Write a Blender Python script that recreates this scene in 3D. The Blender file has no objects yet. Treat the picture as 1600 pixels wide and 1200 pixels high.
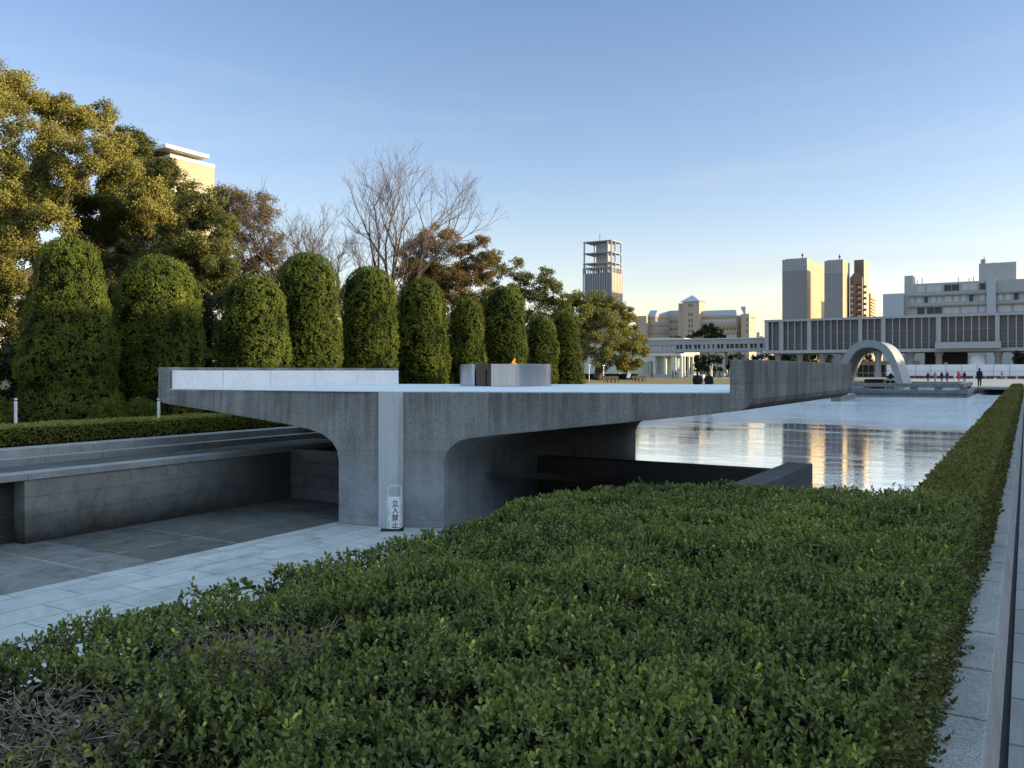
import bpy, bmesh, math, random
import numpy as np
from mathutils import Vector, Matrix
random.seed(7)
rng = np.random.default_rng(11)
R = math.radians
sc = bpy.context.scene
col = sc.collection

# ------------------------------------------------------------------ survey of the place
# World: X = to the right of the pond axis, Y = along the pond axis, Z up, plaza level z=0.
# The camera stands at the origin, 1.6 m up, turned YAW to the left of the axis.
F, CX, HY, CAMZ = 1320.0, 800.0, 579.0, 1.6
YAW = math.atan((1604 - CX) / F)
SN, CS = math.sin(YAW), math.cos(YAW)
def PD(px, d):
    X = (px - CX) / F * d
    return X * CS - d * SN, X * SN + d * CS
def P(px, py, z):
    return PD(px, F * (CAMZ - z) / (py - HY))
def PT(px, t):
    r = (px - CX) / F
    d = t / (r * SN + CS)
    return d * (r * CS - SN), d
def PL(px, lat):
    r = (px - CX) / F
    d = lat / (r * CS - SN)
    return d * (r * SN + CS), d
def Zd(py, d):
    return CAMZ - (py - HY) * d / F
def FP(px, py, t):
    l, d = PT(px, t)
    return l, Zd(py, d)

# ------------------------------------------------------------------ materials
def newmat(name):
    m = bpy.data.materials.new(name); m.use_nodes = True
    return m, m.node_tree, m.node_tree.nodes['Principled BSDF']
def N(nt, typ, **kw):
    n = nt.nodes.new(typ)
    for k, v in kw.items():
        if k.startswith('i_'):
            n.inputs[k[2:].replace('_', ' ')].default_value = v
        else:
            setattr(n, k, v)
    return n
def L(nt, a, b): nt.links.new(a, b)
def rgb(c): return (c[0], c[1], c[2], 1)
def pos_vec(nt, scale=(1, 1, 1), rot=(0, 0, 0)):
    g = N(nt, 'ShaderNodeNewGeometry')
    mp = N(nt, 'ShaderNodeMapping'); mp.inputs['Scale'].default_value = scale; mp.inputs['Rotation'].default_value = rot
    L(nt, g.outputs['Position'], mp.inputs['Vector'])
    return mp.outputs['Vector']
def noise(nt, vec, scale, detail=6, rough=.6, dist=0):
    n = N(nt, 'ShaderNodeTexNoise'); n.inputs['Scale'].default_value = scale; n.inputs['Detail'].default_value = detail
    n.inputs['Roughness'].default_value = rough; n.inputs['Distortion'].default_value = dist
    L(nt, vec, n.inputs['Vector'])
    return n.outputs['Fac']
def ramp(nt, fac, stops):
    r = N(nt, 'ShaderNodeValToRGB')
    el = r.color_ramp.elements
    el[0].position, el[0].color = stops[0][0], rgb(stops[0][1])
    el[1].position, el[1].color = stops[-1][0], rgb(stops[-1][1])
    for p_, c_ in stops[1:-1]:
        e = el.new(p_); e.color = rgb(c_)
    L(nt, fac, r.inputs['Fac'])
    return r.outputs['Color']
def mix(nt, a, b, fac, mode='MIX'):
    m = N(nt, 'ShaderNodeMix', data_type='RGBA', blend_type=mode)
    if isinstance(fac, (int, float)): m.inputs[0].default_value = fac
    else: L(nt, fac, m.inputs[0])
    for s, v in ((6, a), (7, b)):
        if isinstance(v, (tuple, list)): m.inputs[s].default_value = rgb(v)
        else: L(nt, v, m.inputs[s])
    return m.outputs[2]
def bump(nt, bs, h, strength=.3, dist=.02):
    b = N(nt, 'ShaderNodeBump'); b.inputs['Strength'].default_value = strength; b.inputs['Distance'].default_value = dist
    L(nt, h, b.inputs['Height']); L(nt, b.outputs['Normal'], bs.inputs['Normal'])
def g3(v): return (v, v, v)

def stone_mat(name, c, var=.25, scale=1.2, speck=.0, speck_scale=90, rough=.85, streak=0, bmp=.25, pits=0, forms=0):
    m, nt, bs = newmat(name)
    v = pos_vec(nt)
    lo = tuple(x * (1 - var) for x in c); hi = tuple(x * (1 + var) for x in c)
    colr = ramp(nt, noise(nt, v, scale, 8, .62, .4), [(.3, lo), (.7, hi)])
    fine = noise(nt, v, 22, 5, .7)
    colr = mix(nt, colr, ramp(nt, fine, [(.3, g3(.78)), (.7, g3(1.12))]), .8, 'MULTIPLY')
    if streak:
        sv = pos_vec(nt, (5, 5, .35))
        colr = mix(nt, colr, ramp(nt, noise(nt, sv, 1.0, 6, .65, .2), [(.35, g3(.62)), (.62, g3(1.1))]), streak, 'MULTIPLY')
    if speck:
        colr = mix(nt, colr, ramp(nt, noise(nt, v, speck_scale, 2, .5), [(.36, g3(.45)), (.5, g3(1.0)), (.68, g3(1.3))]), speck, 'MULTIPLY')
    if pits:
        vo = N(nt, 'ShaderNodeTexVoronoi'); vo.inputs['Scale'].default_value = 17; L(nt, v, vo.inputs['Vector'])
        pm = ramp(nt, vo.outputs['Distance'], [(.12, g3(0.3)), (.26, g3(1))])
        pmask = ramp(nt, noise(nt, v, 2.2, 3), [(.46, g3(0)), (.62, g3(1))])
        colr = mix(nt, colr, mix(nt, g3(1), pm, pmask), pits, 'MULTIPLY')
    if forms:
        # shutter board joints and the paler foot of the stem
        gg = N(nt, 'ShaderNodeNewGeometry'); sx = N(nt, 'ShaderNodeSeparateXYZ'); cx = N(nt, 'ShaderNodeCombineXYZ'); L(nt, gg.outputs['Position'], sx.inputs[0])
        ax = N(nt, 'ShaderNodeMath', operation='ADD'); ax.inputs[1].default_value = .55; L(nt, sx.outputs[0], ax.inputs[0])
        L(nt, ax.outputs[0], cx.inputs[0]); L(nt, sx.outputs[2], cx.inputs[1])
        b = N(nt, 'ShaderNodeTexBrick', offset=0); b.inputs['Scale'].default_value = 1; b.inputs['Brick Width'].default_value = 2.1; b.inputs['Row Height'].default_value = 1.35
        b.inputs['Mortar Size'].default_value = .008; b.inputs['Mortar Smooth'].default_value = .6
        b.inputs['Color1'].default_value = (1.06, 1.06, 1.06, 1); b.inputs['Color2'].default_value = (.9, .9, .9, 1); b.inputs['Mortar'].default_value = (.62, .62, .62, 1)
        L(nt, cx.outputs[0], b.inputs['Vector'])
        colr = mix(nt, colr, b.outputs['Color'], forms, 'MULTIPLY')
        ms_ = N(nt, 'ShaderNodeMapRange'); ms_.inputs[1].default_value = -.1; ms_.inputs[2].default_value = 1.2; L(nt, sx.outputs[2], ms_.inputs[0])
        rs = ramp(nt, noise(nt, pos_vec(nt, (4.5, 1.2, .22)), 1.3, 7, .7, .3), [(.42, g3(.5)), (.56, g3(1))])
        colr = mix(nt, colr, rs, mix(nt, ms_.outputs[0], g3(.75), 1, 'MULTIPLY'), 'MULTIPLY')
        mz = N(nt, 'ShaderNodeMapRange'); mz.inputs[1].default_value = .25; mz.inputs[2].default_value = -.55; L(nt, sx.outputs[2], mz.inputs[0])
        pm2 = mix(nt, mz.outputs[0], ramp(nt, noise(nt, v, 1.6, 6, .7, .6), [(.35, g3(.1)), (.65, g3(1))]), 1, 'MULTIPLY')
        colr = mix(nt, colr, (.36, .37, .40), mix(nt, pm2, g3(.55), 1, 'MULTIPLY'))
    L(nt, colr, bs.inputs['Base Color']); bs.inputs['Roughness'].default_value = rough
    bs.inputs['Specular IOR Level'].default_value = .3
    bump(nt, bs, fine, bmp, .01)
    return m
def plain(name, c, rough=.6, metal=0, var=.12, scale=3.0):
    m, nt, bs = newmat(name)
    v = pos_vec(nt)
    L(nt, ramp(nt, noise(nt, v, scale, 5), [(.3, tuple(x * (1 - var) for x in c)), (.7, tuple(x * (1 + var) for x in c))]), bs.inputs['Base Color'])
    bs.inputs['Roughness'].default_value = rough; bs.inputs['Metallic'].default_value = metal
    return m
def brick_mat(name, c1, c2, mortar, bw, rh, msize=.012, rough=.8, vec=(1, 1, 1), swap='xy', stain=.5, off=.5, dark=None, blot=0):
    m, nt, bs = newmat(name)
    g = N(nt, 'ShaderNodeNewGeometry'); sx = N(nt, 'ShaderNodeSeparateXYZ'); cx = N(nt, 'ShaderNodeCombineXYZ')
    L(nt, g.outputs['Position'], sx.inputs[0])
    o = {'x': sx.outputs[0], 'y': sx.outputs[1], 'z': sx.outputs[2]}
    L(nt, o[swap[0]], cx.inputs[0]); L(nt, o[swap[1]], cx.inputs[1])
    b = N(nt, 'ShaderNodeTexBrick', offset=off)
    b.inputs['Color1'].default_value = rgb(c1); b.inputs['Color2'].default_value = rgb(c2); b.inputs['Mortar'].default_value = rgb(mortar)
    b.inputs['Scale'].default_value = 1; b.inputs['Mortar Size'].default_value = msize; b.inputs['Mortar Smooth'].default_value = .3
    b.inputs['Brick Width'].default_value = bw; b.inputs['Row Height'].default_value = rh
    L(nt, cx.outputs[0], b.inputs['Vector'])
    v = pos_vec(nt)
    cc = mix(nt, b.outputs['Color'], ramp(nt, noise(nt, v, .9, 8, .65, .5), [(.3, g3(.45)), (.5, g3(.95)), (.68, g3(1.15))]), stain, 'MULTIPLY')
    cc = mix(nt, cc, ramp(nt, noise(nt, v, 40, 4, .7), [(.3, g3(.75)), (.7, g3(1.15))]), .6, 'MULTIPLY')
    if blot:
        cc = mix(nt, cc, ramp(nt, noise(nt, v, 1.7, 9, .72, 1.2), [(.36, g3(.42)), (.47, g3(.92)), (.56, g3(1.0)), (.72, g3(1.45))]), blot, 'MULTIPLY')
    if dark: cc = dark(nt, cc, sx)
    L(nt, cc, bs.inputs['Base Color']); bs.inputs['Roughness'].default_value = rough
    bs.inputs['Specular IOR Level'].default_value = .3
    inv = N(nt, 'ShaderNodeMath', operation='SUBTRACT'); inv.inputs[0].default_value = 1; L(nt, b.outputs['Fac'], inv.inputs[1])
    bump(nt, bs, inv.outputs[0], .5, .008)
    return m
def leaf_mat(name, stops, rough=.5, trans=.25, spec=.15, nscale=0, back=(1.2, 1.3, .6)):
    m, nt, bs = newmat(name)
    a = N(nt, 'ShaderNodeAttribute', attribute_name='tint')
    c = ramp(nt, a.outputs['Fac'], stops)
    if nscale:
        c = mix(nt, c, ramp(nt, noise(nt, pos_vec(nt), nscale, 3), [(.35, g3(.6)), (.65, g3(1.25))]), .8, 'MULTIPLY')
    L(nt, c, bs.inputs['Base Color']); bs.inputs['Roughness'].default_value = rough
    bs.inputs['Specular IOR Level'].default_value = spec
    t = N(nt, 'ShaderNodeBsdfTranslucent')
    L(nt, mix(nt, c, back, 1, 'MULTIPLY'), t.inputs['Color'])
    ms = N(nt, 'ShaderNodeMixShader'); ms.inputs[0].default_value = trans
    L(nt, bs.outputs[0], ms.inputs[1]); L(nt, t.outputs[0], ms.inputs[2])
    L(nt, ms.outputs[0], nt.nodes['Material Output'].inputs['Surface'])
    return m

M = {}
M['concrete'] = stone_mat('concrete', (.25, .242, .232), .25, .8, .45, 45, .9, .5, .45, 1.0, 1.0)
M['concrete_lip'] = stone_mat('concrete_lip', (.23, .225, .215), .2, .9, .3, 50, .9, .35, .35, .7)
M['white_stone'] = stone_mat('white_stone', (.74, .74, .74), .05, 1.5, .05, 120, .55, .08, .06)
M['panel_stone'] = stone_mat('panel_stone', (.50, .505, .515), .08, 1.2, .05, 120, .6, .25, .06)
M['deck_stone'] = brick_mat('deck_stone', (.68, .69, .70), (.62, .63, .65), (.35, .36, .38), 1.5, 1.5, .012, .6, swap='xy', stain=.15)
M['kerb'] = stone_mat('kerb_granite', (.32, .315, .31), .2, 2.0, .75, 130, .85, 0, .2)
M['kerb_grey'] = stone_mat('kerb_grey_granite', (.27, .27, .27), .2, 1.1, .5, 90, .85, .2, .2)
M['kerb_dark'] = stone_mat('kerb_dark', (.085, .082, .08), .3, 1.2, .4, 70, .85, .4, .2)
M['black_stone'] = brick_mat('black_stone', (.022, .022, .024), (.035, .034, .036), (.055, .055, .055), 1.2, .34, .01, .7, swap='xz', stain=.5)
M['trough_wall'] = stone_mat('trough_wall_stone', (.06, .06, .06), .3, 1.2, .3, 70, .8, .3, .2)
def wet_and_dark(nt, cc, sx):
    # algae and damp toward the foot of the wall; darker along the stretch under the wing
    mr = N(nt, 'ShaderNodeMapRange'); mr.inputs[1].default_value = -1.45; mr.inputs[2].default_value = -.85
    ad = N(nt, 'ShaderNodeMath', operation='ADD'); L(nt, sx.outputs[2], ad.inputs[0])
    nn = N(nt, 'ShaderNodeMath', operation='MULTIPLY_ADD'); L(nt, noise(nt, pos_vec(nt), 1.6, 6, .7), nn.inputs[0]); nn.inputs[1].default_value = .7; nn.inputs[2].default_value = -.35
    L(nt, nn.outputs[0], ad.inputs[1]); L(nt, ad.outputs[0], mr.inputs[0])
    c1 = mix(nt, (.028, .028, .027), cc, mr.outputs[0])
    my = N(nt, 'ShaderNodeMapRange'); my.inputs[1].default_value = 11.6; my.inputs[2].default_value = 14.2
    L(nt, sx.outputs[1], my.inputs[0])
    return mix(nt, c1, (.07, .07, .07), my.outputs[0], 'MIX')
M['block_wall'] = brick_mat('block_wall', (.235, .23, .205), (.20, .195, .175), (.15, .147, .135), 1.1, .34, .008, .9, swap='yz', stain=.75, dark=wet_and_dark, blot=.5)
M['end_wall'] = brick_mat('end_wall_blocks', (.15, .15, .145), (.125, .125, .12), (.09, .09, .087), .9, .3, .012, .9, swap='xz', stain=.6)
M['paving'] = brick_mat('pale_paving', (.46, .46, .455), (.385, .385, .385), (.2, .2, .205), 1.15, .62, .012, .8, swap='yx', stain=.5, blot=.45)
M['floor_dark'] = brick_mat('dark_floor', (.12, .116, .11), (.095, .092, .088), (.19, .19, .185), 2.6, 2.2, .03, .75, swap='yx', stain=.85, off=0, blot=.8)
M['floor_mid'] = brick_mat('mid_floor', (.19, .185, .18), (.16, .158, .155), (.27, .27, .265), 2.6, 2.2, .03, .8, swap='yx', stain=.7, off=0, blot=.8)
M['path_paver'] = brick_mat('path_pavers', (.30, .30, .30), (.25, .25, .25), (.12, .12, .12), .6, .6, .012, .85, swap='yx', stain=.4, off=0)
M['groove'] = plain('groove_dark', (.05, .05, .055), .9)
M['soil'] = stone_mat('soil', (.055, .045, .032), .4, 1.5, .4, 40, .95)
M['plaza'] = stone_mat('plaza_gravel', (.36, .32, .27), .12, .12, .3, 30, .95, 0, .1)
M['lawn'] = stone_mat('dry_lawn', (.22, .15, .045), .25, .3, .5, 9, .95, 0, .1)
M['far_ground'] = stone_mat('far_ground', (.13, .125, .11), .25, .02, .2, 3, .95)
M['white_paint'] = plain('white_paint', (.72, .72, .72), .5)
M['lamp_white'] = plain('lamp_white', (.8, .8, .78), .4)
M['dark_metal'] = plain('dark_metal', (.04, .042, .045), .45, .5)
M['grey_metal'] = plain('grey_metal', (.28, .29, .3), .4, .6)
M['black_plastic'] = plain('black_plastic', (.015, .015, .017), .5)
M['bark'] = stone_mat('bark', (.10, .075, .055), .35, 4, .3, 30, .95, 0, .5)
M['bark_pale'] = stone_mat('bark_pale', (.085, .06, .048), .3, 4, .3, 30, .95, 0, .4)
M['twig'] = plain('bare_twig', (.13, .092, .078), .9)
M['dry_twig'] = plain('dry_twig', (.31, .235, .165), .95, 0, .4, 30)
M['museum_con'] = stone_mat('museum_concrete', (.37, .365, .375), .06, .1, .1, 4, .85)
M['museum_fin'] = stone_mat('museum_fin', (.34, .335, .35), .05, .2, 0, 4, .85)
M['museum_dark'] = plain('museum_soffit', (.05, .048, .046), .9)
M['cenotaph'] = stone_mat('cenotaph_concrete', (.36, .36, .355), .06, .5, .15, 20, .9, .2, .1)
M['granite_low'] = stone_mat('granite_low', (.25, .25, .255), .25, 1.0, .4, 12, .85, .2)
M['hoarding'] = plain('hoarding_sheet', (.72, .70, .74), .6, 0, .05, .3)
M['maroon'] = plain('hoarding_base', (.09, .035, .04), .8, 0, .3, 2)
M['cream'] = plain('cream_panel', (.62, .53, .38), .7, 0, .05)
M['cream_white'] = plain('cream_white', (.56, .53, .44), .6, 0, .04)
M['hotel_wall'] = plain('hotel_tile', (.45, .34, .25), .85, 0, .06, .1)
M['hotel_band'] = plain('hotel_band', (.36, .27, .20), .85, 0, .08, .1)
M['slate'] = plain('slate_roof', (.33, .37, .42), .55, 0, .06)
M['tan_wall'] = plain('tan_wall', (.42, .33, .22), .85, 0, .05)
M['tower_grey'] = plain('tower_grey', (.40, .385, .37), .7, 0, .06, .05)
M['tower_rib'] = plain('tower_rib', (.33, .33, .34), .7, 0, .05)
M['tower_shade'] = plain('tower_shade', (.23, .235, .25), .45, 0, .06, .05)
M['tan_sunlit'] = plain('tan_sunlit_face', (.44, .34, .20), .7, 0, .08, .05)  # warm pale tone carries sunlight on building sides; also plain tan parts
M['brown_tile'] = plain('brown_tile', (.145, .11, .095), .85, 0, .1, .2)
M['block_grey'] = plain('block_grey', (.36, .36, .355), .85, 0, .06, .05)
M['block_blue'] = plain('block_panel', (.40, .43, .48), .7, 0, .04, .05)
M['skin'] = plain('skin', (.42, .27, .19), .6)
M['hair'] = plain('hair', (.015, .012, .01), .6)
for n_, c_ in {'black': (.012, .012, .016), 'navy': (.02, .025, .05), 'grey': (.16, .17, .19), 'red': (.42, .04, .06), 'brown': (.09, .06, .045), 'white': (.6, .6, .62), 'denim': (.05, .07, .12), 'tan': (.4, .3, .17)}.items():
    M['cl_' + n_] = plain('cloth_' + n_, c_, .9, 0, .2, 20)

def glass_mat(name, base, rough=.08, nscale=.8, warp=.25, spec=.5, metal=0):
    m, nt, bs = newmat(name)
    bs.inputs['Base Color'].default_value = rgb(base); bs.inputs['Roughness'].default_value = rough
    bs.inputs['Specular IOR Level'].default_value = spec; bs.inputs['Metallic'].default_value = metal
    v = pos_vec(nt)
    bump(nt, bs, noise(nt, v, nscale, 2, .5), warp, .3)
    return m
M['glass_dark'] = glass_mat('glass_dark', (.06, .063, .068), .15, .35, .2, .12)
M['glass_museum'] = glass_mat('glass_museum', (.15, .152, .158), .12, .28, .3, .10, 0)
M['glass_pale'] = glass_mat('glass_pale', (.35, .42, .38), .08, .5, .1)
M['glass_win'] = glass_mat('window_glass', (.42, .44, .46), .25, .5, .1)
M['glass_brown'] = glass_mat('window_brown', (.10, .085, .07), .2, .5, .1)

# water
def water_mat():
    m, nt, bs = newmat('pond_water')
    bs.inputs['Base Color'].default_value = (.90, .92, .94, 1); bs.inputs['Metallic'].default_value = 1; bs.inputs['Roughness'].default_value = .015
    bs.inputs['IOR'].default_value = 1.6; bs.inputs['Specular IOR Level'].default_value = .6
    a = noise(nt, pos_vec(nt, (1.0, 1.6, 1), (0, 0, YAW)), 2.1, 5, .6, .3)
    b = noise(nt, pos_vec(nt, (1.3, 4.2, 1), (0, 0, YAW)), 2.6, 3, .55, .2)
    s = N(nt, 'ShaderNodeMath', operation='MULTIPLY_ADD'); L(nt, b, s.inputs[0]); s.inputs[1].default_value = 1.2; L(nt, a, s.inputs[2])
    # breeze: rougher far out on the pond, calm close to the pedestal
    g = N(nt, 'ShaderNodeNewGeometry'); sx = N(nt, 'ShaderNodeSeparateXYZ'); L(nt, g.outputs['Position'], sx.inputs[0])
    mr = N(nt, 'ShaderNodeMapRange'); mr.inputs[1].default_value = 31; mr.inputs[2].default_value = 47
    mr.inputs[3].default_value = .055; mr.inputs[4].default_value = 1.5
    pw = N(nt, 'ShaderNodeMath', operation='MULTIPLY_ADD'); L(nt, noise(nt, pos_vec(nt, (.05, .16, 1)), 1.0, 4, .6, .6), pw.inputs[0]); pw.inputs[1].default_value = 26; pw.inputs[2].default_value = -13
    pa = N(nt, 'ShaderNodeMath', operation='ADD'); L(nt, pw.outputs[0], pa.inputs[0]); L(nt, sx.outputs[1], pa.inputs[1])
    L(nt, pa.outputs[0], mr.inputs[0])
    bp = N(nt, 'ShaderNodeBump'); bp.inputs['Distance'].default_value = .05
    pt = ramp(nt, noise(nt, pos_vec(nt, (.22, .8, 1), (0, 0, YAW)), 1.0, 5, .65, .8), [(.36, g3(.25)), (.66, g3(1.6))])
    sm = N(nt, 'ShaderNodeMath', operation='MULTIPLY'); L(nt, mr.outputs[0], sm.inputs[0]); L(nt, pt, sm.inputs[1])
    L(nt, sm.outputs[0], bp.inputs['Strength']); L(nt, s.outputs[0], bp.inputs['Height']); L(nt, bp.outputs['Normal'], bs.inputs['Normal'])
    return m
M['water'] = water_mat()
def steel_mat(name, c=(.62, .63, .65), rough=.28):
    m, nt, bs = newmat(name)
    v = pos_vec(nt, (60, 60, .6))
    n_ = noise(nt, v, 1, 4, .6)
    L(nt, ramp(nt, n_, [(.3, tuple(x * .8 for x in c)), (.7, tuple(min(1, x * 1.15) for x in c))]), bs.inputs['Base Color'])
    bs.inputs['Metallic'].default_value = 1; bs.inputs['Roughness'].default_value = rough
    bump(nt, bs, n_, .05, .002)
    return m
M['steel'] = steel_mat('brushed_steel', (.50, .52, .55), .32)
M['steel_dark'] = steel_mat('brushed_steel_dark', (.07, .07, .07), .35)
def flame_mat():
    m, nt, bs = newmat('fire')
    e = N(nt, 'ShaderNodeEmission'); e.inputs['Color'].default_value = (1, .28, .04, 1); e.inputs['Strength'].default_value = 1.6
    L(nt, e.outputs[0], nt.nodes['Material Output'].inputs['Surface']); return m
M['fire'] = flame_mat()

# leaves: tint 0..1 from shaded/dark to bright/young
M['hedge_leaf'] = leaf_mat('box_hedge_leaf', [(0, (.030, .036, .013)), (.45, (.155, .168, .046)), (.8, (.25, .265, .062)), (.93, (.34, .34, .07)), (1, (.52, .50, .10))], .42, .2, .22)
M['hedge_trim'] = leaf_mat('trimmed_hedge_leaf', [(0, (.055, .055, .016)), (.5, (.14, .125, .036)), (.85, (.20, .175, .05)), (1, (.27, .23, .07))], .6, .2)
M['hedge_left'] = leaf_mat('left_hedge_leaf', [(0, (.09, .10, .025)), (.5, (.25, .25, .06)), (1, (.38, .36, .09))], .6, .2)
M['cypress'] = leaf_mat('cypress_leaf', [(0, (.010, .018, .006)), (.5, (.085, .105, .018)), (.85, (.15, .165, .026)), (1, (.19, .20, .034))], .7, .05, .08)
M['camphor'] = leaf_mat('camphor_leaf', [(0, (.04, .06, .014)), (.35, (.09, .10, .022)), (.65, (.21, .186, .048)), (1, (.32, .26, .062))], .55, .25)
M['olive'] = leaf_mat('olive_tree_leaf', [(0, (.03, .044, .014)), (.5, (.115, .118, .034)), (1, (.23, .205, .056))], .55, .28)
M['brownleaf'] = leaf_mat('winter_leaf', [(0, (.08, .065, .03)), (.5, (.20, .145, .06)), (1, (.32, .20, .07))], .6, .3)
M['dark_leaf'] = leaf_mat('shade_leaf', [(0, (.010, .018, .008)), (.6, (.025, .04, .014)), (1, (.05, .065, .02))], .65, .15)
M['core'] = plain('foliage_core', (.008, .012, .005), 1)
M['core_hedge'] = plain('hedge_core', (.012, .012, .008), .95)
M['dead_leaf'] = leaf_mat('dead_leaf', [(0, (.09, .07, .055)), (.6, (.22, .175, .135)), (1, (.38, .31, .24))], .8, .15)
M['plum'] = leaf_mat('plum_leaf', [(0, (.10, .04, .03)), (1, (.25, .11, .08))], .7, .2)

for k_ in ('core', 'core_hedge'): M[k_].node_tree.nodes['Principled BSDF'].inputs['Specular IOR Level'].default_value = 0

# ------------------------------------------------------------------ geometry helpers
def link(o, parent=None):
    col.objects.link(o)
    if parent is not None: o.parent = parent
    return o
def tag(o, label=None, cat=None, group=None, kind=None):
    if label: o['label'] = label
    if cat: o['category'] = cat
    if group: o['group'] = group
    if kind: o['kind'] = kind
    return o
def empty(name, label, cat, loc=(0, 0, 0), group=None, rz=0):
    o = bpy.data.objects.new(name, None); o.location = loc; o.rotation_euler = (0, 0, rz); o.empty_display_size = .3
    col.objects.link(o)
    return tag(o, label, cat, group)
class MB:
    """collects shapes, then links them as one mesh object (parent's world origin subtracted)"""
    def __init__(s): s.v = []; s.f = []; s.mi = []; s.cur = 0
    def add(s, vs, fs):
        b = len(s.v); s.v += [tuple(x) for x in vs]
        for f in fs: s.f.append(tuple(i + b for i in f)); s.mi.append(s.cur)
        return s
    def box(s, x0, x1, y0, y1, z0, z1):
        if x0 > x1: x0, x1 = x1, x0
        if y0 > y1: y0, y1 = y1, y0
        if z0 > z1: z0, z1 = z1, z0
        return s.add([(x0, y0, z0), (x1, y0, z0), (x1, y1, z0), (x0, y1, z0), (x0, y0, z1), (x1, y0, z1), (x1, y1, z1), (x0, y1, z1)],
                     [(3, 2, 1, 0), (4, 5, 6, 7), (0, 1, 5, 4), (1, 2, 6, 5), (2, 3, 7, 6), (3, 0, 4, 7)])
    def prism(s, poly, z0, z1):
        """plan polygon (CCW) extruded up"""
        n = len(poly)
        vs = [(x, y, z0) for x, y in poly] + [(x, y, z1) for x, y in poly]
        fs = [tuple(range(n))[::-1], tuple(range(n, 2 * n))] + [(i, (i + 1) % n, n + (i + 1) % n, n + i) for i in range(n)]
        return s.add(vs, fs)
    def quad(s, a, b, c, d): return s.add([a, b, c, d], [(0, 1, 2, 3)])
    def tube(s, pts, rad, n=8, caps=True):
        pts = [Vector(p) for p in pts]; rings = []
        if isinstance(rad, (int, float)): rad = [rad] * len(pts)
        ref = Vector((0, 0, 1)); vs = []
        for i, p in enumerate(pts):
            d = (pts[min(i + 1, len(pts) - 1)] - pts[max(i - 1, 0)])
            d = d.normalized() if d.length > 1e-9 else Vector((0, 0, 1))
            a = d.cross(ref)
            if a.length < .05: a = d.cross(Vector((1, 0, 0)))
            a.normalize(); b = d.cross(a)
            for k in range(n):
                w = 2 * math.pi * k / n
                vs.append(p + (a * math.cos(w) + b * math.sin(w)) * rad[i])
        fs = []
        for i in range(len(pts) - 1):
            for k in range(n):
                k2 = (k + 1) % n
                fs.append((i * n + k, i * n + k2, (i + 1) * n + k2, (i + 1) * n + k))
        if caps: fs += [tuple(range(n))[::-1], tuple(range((len(pts) - 1) * n, len(pts) * n))]
        return s.add(vs, fs)
    def lathe(s, prof, cx=0, cy=0, n=24, a0=0, a1=2 * math.pi):
        full = abs(a1 - a0 - 2 * math.pi) < 1e-6
        m = n if full else n + 1
        vs = [(cx + r * math.cos(a0 + (a1 - a0) * k / n), cy + r * math.sin(a0 + (a1 - a0) * k / n), z) for r, z in prof for k in range(m)]
        fs = []
        for i in range(len(prof) - 1):
            for k in range(n):
                k2 = (k + 1) % m
                fs.append((i * m + k, i * m + k2, (i + 1) * m + k2, (i + 1) * m + k))
        return s.add(vs, fs)
    def build(s, name, mat, parent=None, bevel=0, smooth=False):
        me = bpy.data.meshes.new(name)
        off = Vector((0, 0, 0)); rz = 0
        vs = s.v
        if parent is not None:
            mw = world_matrix(parent).inverted()
            vs = [tuple(mw @ Vector(p)) for p in s.v]
        me.from_pydata(vs, [], s.f)
        mats = mat if isinstance(mat, (list, tuple)) else [mat]
        for m_ in mats: me.materials.append(m_)
        if len(mats) > 1: me.polygons.foreach_set('material_index', s.mi)
        if smooth: me.polygons.foreach_set('use_smooth', [True] * len(me.polygons))
        me.update()
        o = bpy.data.objects.new(name, me); link(o, parent)
        if bevel:
            bm = bmesh.new(); bm.from_mesh(me)
            bmesh.ops.remove_doubles(bm, verts=bm.verts, dist=1e-5)
            bmesh.ops.recalc_face_normals(bm, faces=bm.faces)
            es = [e for e in bm.edges if len(e.link_faces) == 2 and e.calc_face_angle(0) > .5]
            bmesh.ops.bevel(bm, geom=es, offset=bevel, segments=2, affect='EDGES', profile=.6)
            bm.to_mesh(me); bm.free()
        return o
def world_matrix(o):
    m = Matrix.LocRotScale(o.location, o.rotation_euler, o.scale)
    return (world_matrix(o.parent) @ m) if o.parent else m
def np_mesh(name, V, Q, mat, parent=None, tint=None, smooth=False):
    """fast mesh from numpy verts (n,3) and quads (m,4)"""
    me = bpy.data.meshes.new(name)
    V = np.asarray(V, dtype=np.float32)
    if parent is not None:
        mw = np.array(world_matrix(parent).inverted())
        V = (V @ mw[:3, :3].T + mw[:3, 3]).astype(np.float32)
    k = Q.shape[1]
    me.vertices.add(len(V)); me.vertices.foreach_set('co', V.ravel())
    me.loops.add(Q.size); me.loops.foreach_set('vertex_index', Q.ravel().astype(np.int32))
    me.polygons.add(len(Q)); me.polygons.foreach_set('loop_start', np.arange(0, Q.size, k, dtype=np.int32))
    try: me.polygons.foreach_set('loop_total', np.full(len(Q), k, dtype=np.int32))
    except Exception: pass
    if smooth: me.polygons.foreach_set('use_smooth', np.ones(len(Q), dtype=bool))
    if tint is not None:
        a = me.attributes.new('tint', 'FLOAT', 'FACE'); a.data.foreach_set('value', np.asarray(tint, dtype=np.float32))
    me.update(calc_edges=True); me.validate()
    me.materials.append(mat)
    o = bpy.data.objects.new(name, me)
    return link(o, parent)
def unit(a):
    return a / np.maximum(np.linalg.norm(a, axis=1, keepdims=True), 1e-9)
def rand_dirs(n):
    return unit(rng.normal(size=(n, 3)))
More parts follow.
